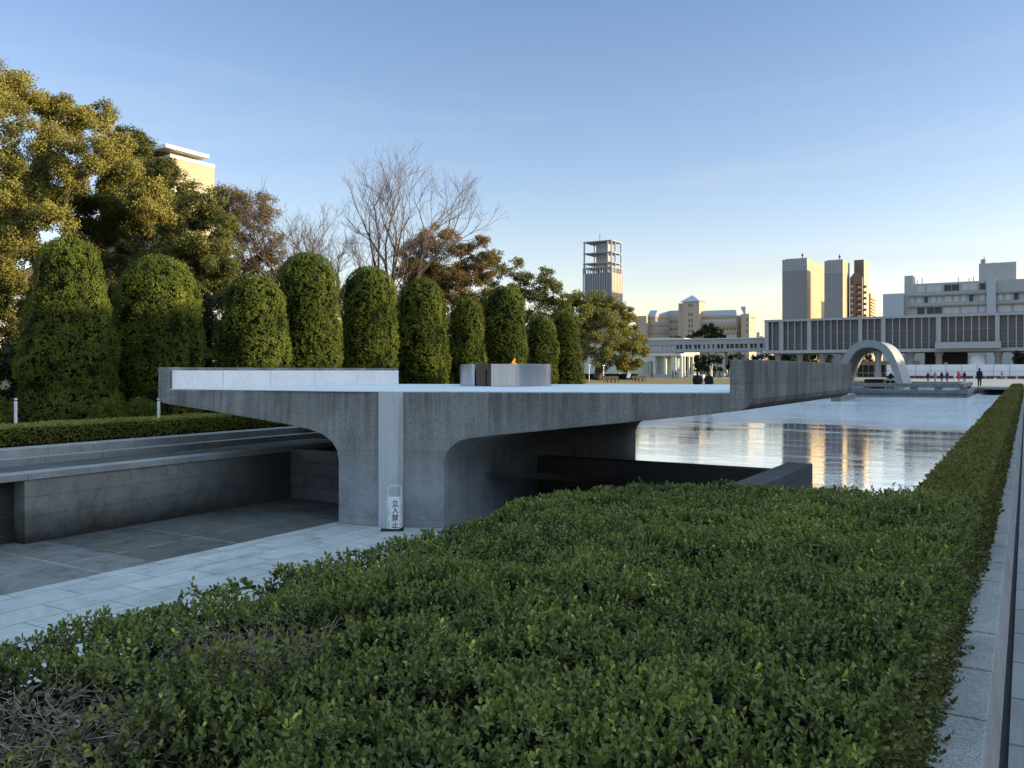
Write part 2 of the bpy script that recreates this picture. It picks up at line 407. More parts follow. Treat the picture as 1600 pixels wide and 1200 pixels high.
def leaves(C, D, S, Ln, Wd, tint, fold=0.0, two=True):
    """C base, D axis, S side, lengths, widths -> verts, quads, tint.  two: leaf of two folded halves, else a rhomb"""
    n = len(C); D = unit(D); S = unit(S - D * (S * D).sum(1, keepdims=True)); U = np.cross(D, S)
    l = Ln[:, None]; w = Wd[:, None]
    if two:
        V = np.stack([C, C + D * l * .3 + S * w * .42 + U * w * fold, C + D * l * .72 + S * w * .45 + U * w * fold, C + D * l,
                      C + D * l * .72 - S * w * .45 + U * w * fold, C + D * l * .3 - S * w * .42 + U * w * fold], 1).reshape(-1, 3)
        b = np.arange(n)[:, None] * 6
        Q = np.concatenate([b + np.array([[0, 1, 2, 3]]), b + np.array([[0, 3, 4, 5]])], 0)
        return V, Q, np.concatenate([tint, tint])
    V = np.stack([C, C + D * l * .5 + S * w * .5, C + D * l, C + D * l * .5 - S * w * .5], 1).reshape(-1, 3)
    b = np.arange(n)[:, None] * 4
    return V, b + np.array([[0, 1, 2, 3]]), tint
def cat_leaves(parts):
    Vs, Qs, Ts = [], [], []; b = 0
    for V, Q, T in parts:
        Vs.append(V); Qs.append(Q + b); Ts.append(T); b += len(V)
    return np.concatenate(Vs), np.concatenate(Qs), np.concatenate(Ts)
def wob(X, Y, s, seed=0):
    """smooth bumps in -1..1"""
    r = np.random.default_rng(seed); o = 0
    for k in range(6):
        a = r.uniform(0, 6.28); f = s * r.uniform(.6, 1.9); p = r.uniform(0, 6.28)
        o = o + np.sin((X * math.cos(a) + Y * math.sin(a)) * f + p)
    return o / 6 * 1.6
def in_poly(X, Y, poly):
    ins = np.zeros(len(X), bool); j = len(poly) - 1
    for i in range(len(poly)):
        xi, yi = poly[i]; xj, yj = poly[j]
        c = ((yi > Y) != (yj > Y)) & (X < (xj - xi) * (Y - yi) / (yj - yi + 1e-12) + xi)
        ins ^= c; j = i
    return ins
def copy_tree(o, parent=None):
    c = o.copy(); col.objects.link(c)
    if parent is not None: c.parent = parent
    for ch in list(o.children): copy_tree(ch, c)
    return c

# ------------------------------------------------------------------ camera, light, sky
cam = bpy.data.cameras.new('camera'); co = bpy.data.objects.new('camera', cam); col.objects.link(co)
cam.sensor_fit = 'HORIZONTAL'; cam.sensor_width = 36; cam.lens = F / 1600 * 36; cam.shift_y = (HY - 600) / 1600
cam.clip_start = .05; cam.clip_end = 6000
co.location = (0, 0, CAMZ); co.rotation_euler = (R(90), 0, YAW)
sc.camera = co
SUN_AZ, SUN_EL = R(65.7), R(9.0)
sd = Vector((math.sin(SUN_AZ) * math.cos(SUN_EL), math.cos(SUN_AZ) * math.cos(SUN_EL), math.sin(SUN_EL)))
sun = bpy.data.lights.new('sun', 'SUN'); sun.energy = 8.0; sun.angle = R(.5); sun.color = (1, .86, .58)
so = bpy.data.objects.new('sun', sun); col.objects.link(so); so.location = (60, 40, 60)
so.rotation_euler = (-sd).to_track_quat('-Z', 'Y').to_euler()
w = bpy.data.worlds.new('World'); sc.world = w; w.use_nodes = True
nt = w.node_tree; bg = nt.nodes['Background']
sky = N(nt, 'ShaderNodeTexSky', sky_type='NISHITA', sun_disc=False, sun_elevation=SUN_EL, sun_rotation=SUN_AZ)
sky.air_density = 1.0; sky.dust_density = .6; sky.ozone_density = 2.0; sky.altitude = 0
hs = N(nt, 'ShaderNodeHueSaturation'); hs.inputs['Saturation'].default_value = 1.0; hs.inputs['Value'].default_value = 1.0
L(nt, sky.outputs[0], hs.inputs['Color'])
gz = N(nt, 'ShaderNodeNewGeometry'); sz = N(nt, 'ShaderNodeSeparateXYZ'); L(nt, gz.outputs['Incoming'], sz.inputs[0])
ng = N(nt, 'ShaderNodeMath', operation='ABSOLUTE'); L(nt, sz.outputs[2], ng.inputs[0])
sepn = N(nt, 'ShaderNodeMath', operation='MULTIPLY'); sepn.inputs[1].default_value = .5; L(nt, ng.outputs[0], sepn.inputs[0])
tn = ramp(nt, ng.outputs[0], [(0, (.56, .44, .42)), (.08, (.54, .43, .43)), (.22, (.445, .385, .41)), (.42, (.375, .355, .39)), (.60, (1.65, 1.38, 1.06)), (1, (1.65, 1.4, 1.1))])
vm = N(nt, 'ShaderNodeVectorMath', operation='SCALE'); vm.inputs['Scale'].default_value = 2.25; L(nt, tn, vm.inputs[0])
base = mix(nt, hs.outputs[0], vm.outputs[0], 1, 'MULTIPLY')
# thin high cirrus
mpc = N(nt, 'ShaderNodeMapping'); mpc.inputs['Scale'].default_value = (1.2, 1.2, 9); mpc.inputs['Rotation'].default_value = (0, .12, 0); L(nt, gz.outputs['Incoming'], mpc.inputs[0])
ci = ramp(nt, noise(nt, mpc.outputs[0], 1.7, 7, .62, .8), [(.5, g3(0)), (.78, g3(1))])
cm = ramp(nt, ng.outputs[0], [(.02, g3(.0)), (.12, g3(.5)), (.24, g3(.35)), (.36, g3(0))])
base = mix(nt, base, (2.2, 2.3, 2.45), mix(nt, ci, cm, 1, 'MULTIPLY'))
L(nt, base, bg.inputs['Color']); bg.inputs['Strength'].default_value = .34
sc.view_settings.view_transform = 'Standard'; sc.view_settings.look = 'None'; sc.view_settings.exposure = 0
sc.cycles.max_bounces = 6; sc.cycles.diffuse_bounces = 3; sc.cycles.glossy_bounces = 3; sc.cycles.transparent_max_bounces = 4
sc.cycles.use_denoising = True; sc.cycles.caustics_reflective = False; sc.cycles.caustics_refractive = False

# ------------------------------------------------------------------ the setting
def struct(name, mb, mat, bevel=0):
    return tag(mb.build(name, mat, None, bevel), kind='structure')
WL, WR, FLOOR, WATER = -15.25, -2.95, -1.5, -.6
# ground round the hole of pond and sunken court
g = MB()
for x0, x1, y0, y1 in ((-60, -17.42, 90, 94.3), (-.064, 60, 90, 94.3), (-17.42, -.064, -60, -14)):
    g.quad((x0, y0, 0), (x1, y0, 0), (x1, y1, 0), (x0, y1, 0))
g.quad((-60, 94.3, 0), (60, 94.3, 0), (60, 222, 0), (-60, 222, 0))
struct('plaza', g, M['plaza'])
g = MB(); g.quad((-.064, -60, 0), (60, -60, 0), (60, 90, 0), (-.064, 90, 0)); struct('path', g, M['path_paver'])
g = MB(); g.quad((-200, -60, 0), (-17.42, -60, 0), (-17.42, 90, 0), (-200, 90, 0))
struct('ground', g, M['soil'])
g = MB()
B = 4000
for x0, x1, y0, y1 in ((-B, B, 222, B), (-B, -60, 90, 222), (60, B, -60, 222), (-B, -200, -60, 90), (-B, B, -B, -60)):
    g.quad((x0, y0, -.004), (x1, y0, -.004), (x1, y1, -.004), (x0, y1, -.004))
struct('terrain', g, M['far_ground'])
# dry lawn strips
g = MB()
g.quad((-19.5, 52, .004), (-17.6, 52, .004), (-17.6, 88, .004), (-19.5, 88, .004))
g.quad((-75, 95, .004), (-19, 95, .004), (-19, 165, .004), (-75, 165, .004))
struct('lawn', g, M['lawn'])
g = MB(); g.quad((-12.07, -14, FLOOR), (WR, -14, FLOOR), (WR, 17.3, FLOOR), (-12.07, 17.3, FLOOR)); struct('pavement', g, M['paving'])
g = MB(); g.quad((WL - .3, 8.7, FLOOR - .004), (-12.07, 8.7, FLOOR - .004), (-12.07, 17.1, FLOOR - .004), (WL - .3, 17.1, FLOOR - .004)); struct('sunken_floor', g, M['floor_dark'])
g = MB(); g.quad((WL - .8, -14, FLOOR - .004), (-12.07, -14, FLOOR - .004), (-12.07, 8.7, FLOOR - .004), (WL - .8, 8.7, FLOOR - .004)); struct('court_floor', g, M['floor_mid'])
g = MB(); g.quad((-17.4, 14.9, WATER), (-3.8, 14.9, WATER), (-3.8, 94.3, WATER), (-17.4, 94.3, WATER)); g.quad((-3.8, -6, WATER), (-.6, -6, WATER), (-.6, 94.3, WATER), (-3.8, 94.3, WATER))
struct('water', g, M['water'])
# bank that carries the near hedge
g = MB(); g.prism([(WR, -14), (-.34, -14), (-.34, 6.6), (WR, 6.6)], FLOOR, 0); g.prism([(-.62, 6.6), (-.34, 6.6), (-.34, 94.2), (-.62, 94.2)], -1.2, 0); struct('bank', g, M['soil'])
g = MB(); g.quad((-.12, -14, -.03), (-.064, -14, -.03), (-.064, 90, -.03), (-.12, 90, -.03)); g.quad((-.064, -14, -.03), (-.064, 90, -.03), (-.064, 90, 0), (-.064, -14, 0)); struct('drain', g, M['groove'])

# right kerb: separate dressed stones
g = MB(); y = -3.0; k = 0
while y < 94:
    ln = .6
    a, b = y + .007, y + ln - .007
    x0, x1, x2 = -.40, -.125, -.094
    j = random.uniform(-.002, .002)
    g.add([(x0, a, 0), (x2, a, 0), (x1, a, .3 + j), (x0, a, .3 + j), (x0, b, 0), (x2, b, 0), (x1, b, .3 + j), (x0, b, .3 + j)],
          [(0, 1, 2, 3), (7, 6, 5, 4), (1, 5, 6, 2), (2, 6, 7, 3), (3, 7, 4, 0), (4, 5, 1, 0)])
    y += ln
tag(g.build('stone_kerb', M['kerb'], None, .006), 'pale granite kerb of long dressed stones beside the trimmed hedge at the right edge', 'kerb')

# left retaining wall and its three tiers of stone
wl = empty('retaining_wall', 'dark weathered block wall of the sunken court with stepped granite kerbs above it', 'wall', (WL, 5, FLOOR))
def stones(mat, name, x0, x1, z0, z1, y0, y1, ln, gap=.006, bev=.008):
    mb = MB(); y_ = y0
    while y_ < y1 - .05:
        e = min(y_ + ln, y1); mb.box(x0, x1, y_ + gap / 2, e - gap / 2, z0, z1); y_ = e
    return mb.build(name, mat, wl, bev)
WT = PL(40, WL)[0]
g = MB(); g.box(WL - .43, WL - .03, WT, 15.1, FLOOR - .1, -.36); g.build('wall_face', M['block_wall'], wl); g = MB(); g.box(WL - .75, WL - .37, -14, WT + .3, FLOOR - .1, -.365); g.build('recess', M['black_stone'], wl)  # black stone colour stands in for the darkness of the recess
stones(M['kerb_grey'], 'coping', WL - .42, WL, -.36, -.24, -10, 17.2, 1.15)
g = MB(); g.box(-17.1, WL - .42, -14, 17.2, -.6, -.29); g.build('ledge', M['kerb_dark'], wl)
stones(M['kerb_grey'], 'step', -17.4, -17.06, -.5, -.15, -14, 20, 1.25)
stones(M['kerb'], 'kerb_course', -17.95, -17.4, -.4, .012, -14, 40, 1.0)
g = MB(); g.box(-17.42, -17.3, 17.2, 94.2, -1.2, -.02); g.build('pond_edge', M['kerb_dark'], wl)
# end wall under the left wing
g = MB(); g.box(WL - .03, -12.0, 14.75, 15.0, FLOOR, -.3)
tag(g.build('end_wall', M['end_wall'], None), 'short block wall closing the sunken court under the left wing', 'wall')
# weir between court and pond, and the low black wall on the right
g = MB(); g.box(-10.1, -4.1, 17.2, 17.55, FLOOR, -.4)
tag(g.build('weir_wall', M['black_stone'], None, .01), 'long low black stone wall holding back the pond behind the pedestal', 'wall')
lw = empty('trough_wall', 'dark stone wall stub jutting into the pond above the hedge', 'wall', (-3.85, 12, FLOOR))
g = MB(); g.box(-4.1, -3.62, 6.2, 17.4, FLOOR, -.42); g.build('wall_body', M['black_stone'], lw, .012)
g = MB(); g.box(-4.1, -3.62, 6.2, 17.4, -.42, -.24); g.build('cap_stone', M['trough_wall'], lw, .012)

# ------------------------------------------------------------------ the flame pedestal
FRONT = [(-17.2, 12.05), (-11.2, 12.87), (-10.8, 13.05), (-4.2, 15.86)]
BACK = [(-17.2, 19.9), (-10, 22.9), (-4.2, 26.2)]
def interp(tab, x):
    for (a, ya), (b, yb) in zip(tab, tab[1:]):
        if x <= b or (b, yb) == tab[-1]: return ya + (yb - ya) * (x - a) / (b - a)
def PF(px, py):
    r = (px - CX) / F; lo, hi = -30.0, 5.0
    def f(l):
        t = interp(FRONT, l); X = l * CS + t * SN; d = -l * SN + t * CS
        return X / d - r
    for _ in range(60):
        m_ = (lo + hi) / 2
        if f(m_) > 0: hi = m_
        else: lo = m_
    l = (lo + hi) / 2; d = -l * SN + interp(FRONT, l) * CS
    return l, Zd(py, d)
DECK = 1.17
ped = empty('flame_pedestal', 'grey concrete pedestal with two spreading wings and a pale deck carrying the flame', 'monument', (-11, 17, FLOOR))
left_prof = [PF(247, 574), PF(247, 620), PF(249, 626), PF(255, 630), PF(266, 632), PF(332, 642.5), PF(402, 655), PF(448, 663), PF(483, 671), PF(504, 679), PF(518, 690), PF(526, 703), PF(529, 721)]
lx = PF(529, 721)[0]; sxl = PF(590.6, 700)[0]; sxr = PF(631, 700)[0]
lip_in = PF(264, 600)[0]; ztop_l = PF(250, 574)[1]
left_prof += [(lx, FLOOR), (sxl, FLOOR), (sxl, DECK), (lip_in, DECK), (lip_in, ztop_l)]
rx = PF(693.7, 722)[0]
right_prof = [(sxr, FLOOR), (rx, FLOOR), PF(693.7, 722.5), PF(696, 713), PF(702, 702), PF(710, 694), PF(721, 687.5), PF(735, 685), PF(772, 680.5), PF(835, 674.5), PF(900, 668), PF(987, 659.5), PF(1062, 652), PF(1119, 646), PF(1155, 642), PF(1166, 638), PF(1173, 632), PF(1177, 623), PF(1178, 562)]
rin = PF(1140, 600)[0]; zr = PF(1178, 562)[1]
right_prof += [(rin, zr), (rin, DECK), (sxr, DECK)]
def wing(prof, name, mat):
    mb = MB(); n = len(prof)
    fr = [(l, interp(FRONT, l), z) for l, z in prof]; bk = [(l, interp(BACK, l), z) for l, z in prof]
    mb.add(fr + bk, [tuple(range(n)), tuple(range(n, 2 * n))[::-1]] + [(i, n + i, n + (i + 1) % n, (i + 1) % n) for i in range(n)])
    return mb.build(name, mat, ped, .018)
wing(left_prof, 'concrete_wing', M['concrete']); wing(right_prof, 'concrete_wing', M['concrete'])
g = MB(); e = .012
yf = interp(FRONT, -11)
g.prism([(sxl + e, yf - .01), (sxr - e, yf + .03), (sxr - e, interp(BACK, sxr) - .05), (sxl + e, interp(BACK, sxl) - .05)], FLOOR, DECK - .002)
g.build('center_panel', M['panel_stone'], ped, .006)
g = MB()
dk = [(lip_in + .01, interp(FRONT, lip_in) + .012), (-11.2, interp(FRONT, -11.2) + .012), (-10.8, interp(FRONT, -10.8) + .012), (rin - .01, interp(FRONT, rin) + .012),
      (rin - .01, interp(BACK, rin) - .02), (lip_in + .01, interp(BACK, lip_in) - .02)]
g.prism(dk, DECK + .003, DECK + .02); g.build('deck_slab', M['deck_stone'], ped)
# white inner panels of the left lip, with joints; grey cap remains the concrete itself
g = MB()
y0 = interp(FRONT, lip_in) + .05; y1 = interp(BACK, lip_in) - .03
npan = 5; cuts = [y0 + (y1 - y0) * f_ for f_ in (0, .175, .36, .555, .77, 1)]
for a, b in zip(cuts, cuts[1:]):
    g.box(lip_in + .004, lip_in + .05, a + .006, b - .006, DECK + .02, ztop_l - .07)
g.build('lip_panel', M['white_stone'], ped, .005)
g = MB(); g.box(lip_in + .003, lip_in + .02, y0, y1, DECK + .02, ztop_l - .075); g.build('lip_backing', M['groove'], ped)

# the steel fire basin
bl, bt = PD(788, 23.05)
bas = empty('fire_basin', 'curved brushed steel fire basin on the pale deck', 'basin', (bl, bt, DECK + .02))
bz0, bz1 = DECK + .025, DECK + .60
to_cam = math.atan2(-bt, -bl)
def sp_r(u): return 1.20 + .10 * u
n_ = 72; a_open0 = to_cam - R(15); a_open1 = to_cam - R(41)     # gate toward the left as seen from the path
a0, a1 = a_open0, a_open1 + 2 * math.pi
g = MB(); vs = []
for k in range(n_ + 1):
    u = k / n_; a = a0 + (a1 - a0) * u; ro = 1.31 - .12 * u; ri = ro - .05
    vs += [(bl + ro * math.cos(a), bt + ro * math.sin(a), bz0), (bl + ro * math.cos(a), bt + ro * math.sin(a), bz1), (bl + ri * math.cos(a), bt + ri * math.sin(a), bz1), (bl + ri * math.cos(a), bt + ri * math.sin(a), bz0)]
fs = [(0, 1, 2, 3), (4 * n_ + 3, 4 * n_ + 2, 4 * n_ + 1, 4 * n_)]
for k in range(n_):
    for j in range(4): fs.append((4 * k + j, 4 * k + 4 + j, 4 * k + 4 + (j + 1) % 4, 4 * k + (j + 1) % 4))
g.add(vs, fs); g.build('curved_wall', M['steel'], bas, .004)
for (u0, u1, rr) in ((.03, .30, 1.16), (.36, .62, 1.18), (.68, .95, 1.14)):
    g = MB(); aa = a_open0 + (a_open1 - a_open0) * u0; ab = a_open0 + (a_open1 - a_open0) * u1
    p = [(bl + r_ * math.cos(a_), bt + r_ * math.sin(a_)) for r_, a_ in ((rr, aa), (rr + .02, ab), (rr - .05, ab), (rr - .07, aa))]
    g.prism(p[::-1], bz0, bz1 + .015); g.build('gate_plate', M['steel_dark'], bas, .003)
g = MB(); g.lathe([(0, bz0 + .30), (.5, bz0 + .30), (.9, bz0 + .42), (1.1, bz0 + .42)], bl, bt, 40); g.build('burner_dish', M['dark_metal'], bas)
fl_, ft_ = PD(803, 22.6)
g = MB()
for dx, dy, h, r_ in ((0, 0, .34, .075), (-.10, .03, .19, .06), (.10, -.02, .21, .06), (.05, .08, .15, .05), (-.04, -.05, .16, .055)):
    pts = [(fl_ + dx + .02 * math.sin(k * 1.3 + dx * 30) * k / 4, ft_ + dy, bz0 + .42 + h * k / 7) for k in range(8)]
    g.tube(pts, [r_ * v for v in (.7, 1, 1, .85, .65, .42, .2, .03)], 8)
fl = g.build('flame', M['fire'], None, 0, True); tag(fl, 'small orange flame burning at the rim of the steel basin', 'flame')

# keep-out sign in front of the pedestal
sl, stt = P(616, 830, FLOOR)
sg = empty('warning_sign', 'white keep out sign with red characters leaning before the pale stem', 'sign', (sl, stt, FLOOR), None, R(34))
sg_m = world_matrix(sg)
def loc_box(mb, x0, x1, y0, y1, z0, z1, rx=0, piv=(0, 0, 0)):
    m2 = sg_m @ Matrix.Translation(piv) @ Matrix.Rotation(rx, 4, 'X') @ Matrix.Translation([-v for v in piv])
    t = MB(); t.box(x0, x1, y0, y1, z0, z1)
    mb.add([m2 @ Vector(p) for p in t.v], t.f); return mb
tilt = R(-5)
g = MB(); loc_box(g, -.115, .115, -.006, .006, .03, .66, tilt); board = g.build('board', M['white_paint'], sg, .004)
g = MB()
m2 = sg_m @ Matrix.Rotation(tilt, 4, 'X')
for x in (-.128, .128):
    g.tube([m2 @ Vector((x, 0, 0)), m2 @ Vector((x, 0, .84))], .009, 8)
g.tube([m2 @ Vector((-.128, 0, .84)), m2 @ Vector((-.11, 0, .865)), m2 @ Vector((.11, 0, .865)), m2 @ Vector((.128, 0, .84))], .009, 8)
m3 = sg_m @ Matrix.Rotation(R(14), 4, 'X')
for x in (-.128, .128): g.tube([m3 @ Vector((x, .0, .62)) + Vector((0, 0, 0)), sg_m @ Vector((x, .15, .0))], .009, 8)
g.build('frame', M['white_paint'], sg)
g = MB(); loc_box(g, -.26, .16, -.02, .07, 0, .045); loc_box(g, .10, .18, -.02, .14, 0, .06); g.build('base', M['black_plastic'], sg, .01)
tc = bpy.data.curves.new('sign_text', 'FONT'); tc.size = .135; tc.align_x = 'CENTER'; tc.body = '立\n入\n禁\n止'; tc.space_line = 1.02; tc.offset = 0; tc.extrude = 0
tob = bpy.data.objects.new('sign_text', tc); col.objects.link(tob)
dg = bpy.context.evaluated_depsgraph_get()
tme = bpy.data.meshes.new_from_object(tob.evaluated_get(dg)); bpy.data.objects.remove(tob)
red = plain('sign_red', (.17, .012, .03), .6)
tme.materials.clear(); tme.materials.append(red)
xs = [v.co.x for v in tme.vertices]; ys = [v.co.y for v in tme.vertices]
cxm, top, bot = (min(xs) + max(xs)) / 2, max(ys), min(ys)
for v in tme.vertices:
    p = Vector((v.co.x - cxm + .016, -.0078 - v.co.z, .065 + (v.co.y - bot) / (top - bot) * .53))
    v.co = Matrix.Rotation(tilt, 4, 'X') @ p
bm = bmesh.new()
for k_, (dx, dz) in enumerate(((0, 0), (.0028, 0), (-.0028, 0), (0, .002), (0, -.002))):     # heavier strokes
    n0 = len(bm.verts); bm.from_mesh(tme); bm.verts.ensure_lookup_table()
    for v in bm.verts[n0:]: v.co += Vector((dx, -.0003 * k_, dz))
bm.to_mesh(tme); bm.free()
to = bpy.data.objects.new('lettering', tme); link(to, sg)
g = MB()
for i_ in range(26):       # rust chips along the board edges
    x = random.choice((-1, 1)) * random.uniform(.094, .112); z = random.uniform(.04, .65); s_ = random.uniform(.004, .011)
    pts = [m2 @ Vector((x + s_ * math.cos(a_) * random.uniform(.6, 1.2), -.0075, z + s_ * math.sin(a_) * random.uniform(.6, 1.4))) for a_ in (0, 1.2, 2.5, 3.8, 5)]
    g.add(pts, [(0, 1, 2, 3, 4)])
tag(g.build('rust_spots', plain('rust', (.10, .06, .04), .9), sg), kind='stuff')

# ------------------------------------------------------------------ near hedge (broad block turning into the trimmed strip)
HZ = .75
hp = [P(730, 820, HZ), P(800, 787, HZ), P(880, 768, HZ), P(1000, 759, HZ), P(1200, 761, HZ), P(1432, 769, HZ)]
poly = [(-2.72, -1.5), (-2.68, hp[0][1] - .25)] + hp + [(-.30, hp[-1][1] + .1), (-.30, -1.5)]
hd = empty('clipped_hedge', 'broad dark green clipped hedge filling the foreground with bare twiggy patches at its left', 'hedge', (-1.4, 3, 0))
cpoly = [(x * .94 - .06, y * .97 - .05) for x, y in poly]
g = MB(); g.prism([(min(x, -.38), y) for x, y in cpoly[::-1]][::-1], 0.0, HZ - .11); g.build('hedge_core', M['core_hedge'], hd)
patches = [(P(30, 1135, .72), .33, 1.0), (P(390, 1008, .72), .27, .85)]
def bareness(X, Y):
    b = np.zeros(len(X))
    for (px_, py_), r_, s_ in patches:
        d = np.hypot(X - px_, Y - py_) / r_ + wob(X, Y, 14, 5) * .25
        b = np.maximum(b, s_ * np.clip(1.5 - d * 1.1, 0, 1))
    return b
def topz(X, Y):
    return HZ + wob(X, Y, 5.5, 1) * .028 + wob(X, Y, 15, 2) * .022
def sprigs(C, axis, nl, Lr, tint_base, fold=.18):
    """leafy shoots: nl leaves spiralling up each axis"""
    n = len(C); axis = unit(axis)
    ref = rand_dirs(n); s1 = unit(np.cross(axis, ref)); s2 = np.cross(axis, s1)
    out = []
    ln_st = rng.uniform(.025, .06, n)
    for k in range(nl):
        a = k * 2.4 + rng.uniform(-.4, .4, n); f = k / max(nl - 1, 1)
        rad = s1 * np.cos(a)[:, None] + s2 * np.sin(a)[:, None]
        D = rad * (1.0 - .55 * f) + axis * (.35 + .75 * f) + rng.normal(size=(n, 3)) * .18
        S = np.cross(axis, rad) + rng.normal(size=(n, 3)) * .25
        Cb = C + axis * (ln_st * (f - .6))[:, None]
        Ln = rng.uniform(*Lr, n) * (1 - .25 * f); W = Ln * rng.uniform(.5, .68, n)
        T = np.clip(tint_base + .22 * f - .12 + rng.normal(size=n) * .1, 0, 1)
        out.append(leaves(Cb, D, S, Ln, W, T, fold))
    return out
def sample_poly(n, poly, ymin=-9e9):
    xs_, ys_ = zip(*poly); x0, x1, y0_, y1_ = min(xs_), max(xs_), max(min(ys_), ymin), max(ys_)
    X = rng.uniform(x0, x1, n); Y = rng.uniform(y0_, y1_, n); k = in_poly(X, Y, poly)
    return X[k], Y[k]
parts = []
X, Y = sample_poly(40000, poly, .3)
b = bareness(X, Y); keep = rng.uniform(size=len(X)) > b * 1.05
X, Y, b = X[keep], Y[keep], b[keep]
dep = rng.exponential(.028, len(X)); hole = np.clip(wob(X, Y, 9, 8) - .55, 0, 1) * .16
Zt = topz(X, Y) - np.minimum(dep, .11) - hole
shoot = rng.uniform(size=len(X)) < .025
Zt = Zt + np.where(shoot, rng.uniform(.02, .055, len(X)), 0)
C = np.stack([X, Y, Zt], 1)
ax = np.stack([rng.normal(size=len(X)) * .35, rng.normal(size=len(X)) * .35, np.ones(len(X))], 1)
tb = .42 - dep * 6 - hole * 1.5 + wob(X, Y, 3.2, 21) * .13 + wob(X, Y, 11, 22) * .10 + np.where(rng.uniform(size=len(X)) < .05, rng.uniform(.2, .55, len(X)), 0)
parts += sprigs(C, ax, 7, (.016, .028), np.clip(tb, 0, 1))
# sides of the block: along every edge of the outline
def side(n, a, bpt, z0, z1, Lr, nl=7, tb0=.3):
    a = np.array(a); bb = np.array(bpt); u = rng.uniform(size=n); q = a + (bb - a) * u[:, None]
    nrm = np.array([(bb - a)[1], -(bb - a)[0]]); nrm = nrm / np.linalg.norm(nrm)
    Zs = z0 + (z1 - z0) * rng.uniform(size=n) ** .8
    off = rng.normal(size=n) * .025 - .02 + wob(q[:, 0] + q[:, 1], Zs * 3, 6, 4) * .03
    Cc = np.stack([q[:, 0] + nrm[0] * off, q[:, 1] + nrm[1] * off, Zs], 1)
    axx = np.stack([np.full(n, nrm[0]), np.full(n, nrm[1]), np.full(n, .6)], 1) + rng.normal(size=(n, 3)) * .35
    return sprigs(Cc, axx, nl, Lr, np.clip(tb0 + (Zs - z1) * .35 + rng.normal(size=n) * .06, 0, 1))
cpo = [poly[-1], poly[-2]]
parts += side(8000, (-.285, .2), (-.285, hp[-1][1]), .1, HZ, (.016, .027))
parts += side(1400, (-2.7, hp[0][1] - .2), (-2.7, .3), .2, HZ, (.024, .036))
for a, b2 in zip(hp, hp[1:]): parts += side(700, b2, a, .2, HZ, (.024, .036))
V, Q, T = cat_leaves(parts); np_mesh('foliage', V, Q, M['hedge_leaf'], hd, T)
# bare patches: grey twigs and curled dry leaves
g = MB()
for (px_, py_), r_, s_ in patches:
    for i_ in range(int(1700 * r_ * s_)):
        a_ = random.uniform(0, 6.28); rr = r_ * math.sqrt(random.random()) * 1.05
        p = Vector((px_ + rr * math.cos(a_), py_ + rr * math.sin(a_), HZ - random.uniform(.03, .13)))
        d_ = Vector((random.gauss(0, .9), random.gauss(0, .9), random.uniform(.1, 1.0))).normalized()
        l_ = random.uniform(.03, .10); bend = Vector((random.gauss(0, .3), random.gauss(0, .3), random.gauss(0, .2)))
        g.tube([p, p + d_ * l_ * .5, p + (d_ + bend).normalized() * l_], [.0015, .0012, .0006], 4, False)
g.build('twigs', M['dry_twig'], hd)
parts = []
for (px_, py_), r_, s_ in patches:
    n = int(8500 * r_ * s_); a_ = rng.uniform(0, 6.28, n); rr = r_ * np.sqrt(rng.uniform(size=n)) * 1.05
    C = np.stack([px_ + rr * np.cos(a_), py_ + rr * np.sin(a_), HZ - rng.uniform(.035, .14, n)], 1)
    Ln = rng.uniform(.012, .03, n)
    parts.append(leaves(C, rand_dirs(n), rand_dirs(n), Ln, Ln * rng.uniform(.3, .6, n), np.clip(rng.normal(.4, .25, n), 0, 1), .35))
V, Q, T = cat_leaves(parts); np_mesh('dead_leaves', V, Q, M['dead_leaf'], hd, T)

# trimmed strip running off along the pond
t0 = hp[-1][1] - .3; t1 = 57.0
hs_ = empty('trimmed_hedge', 'narrow brownish green trimmed hedge running along the right side of the pond', 'hedge', (-.42, 30, 0))
g = MB(); g.prism([(-.62, t0), (-.28, t0), (-.28, t1), (-.62, t1)], 0, HZ - .05); g.build('hedge_core', M['core_hedge'], hs_)
n = 62000; u = rng.uniform(size=n); Y = t0 * (t1 / t0) ** u
side_ = rng.uniform(size=n); S0 = .03 * (Y / 6) ** .62
top = side_ < .62; lf = (side_ >= .62) & (side_ < .82)
X = np.where(top, rng.uniform(-.66, -.245, n), np.where(lf, -.66 + rng.normal(size=n) * .012, -.245 + rng.normal(size=n) * .012))
Zs = np.where(top, HZ + wob(X * 3, Y, 2.2, 3) * .018 + wob(X, Y, 9, 6) * .012 - rng.exponential(.012, n), rng.uniform(.05, HZ, n))
C = np.stack([X, Y, Zs], 1)
nd = np.stack([np.where(top, 0, np.where(lf, -1.2, 1.2)), np.zeros(n), np.where(top, 1.2, .5)], 1) + rng.normal(size=(n, 3)) * .7
Ln = S0 * rng.uniform(.7, 1.2, n)
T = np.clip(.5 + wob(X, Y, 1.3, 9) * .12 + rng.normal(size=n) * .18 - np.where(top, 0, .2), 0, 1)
V, Q, T = leaves(C, nd, rand_dirs(n), Ln, Ln * .6, T, .15); np_mesh('foliage', V, Q, M['hedge_trim'], hs_, T)

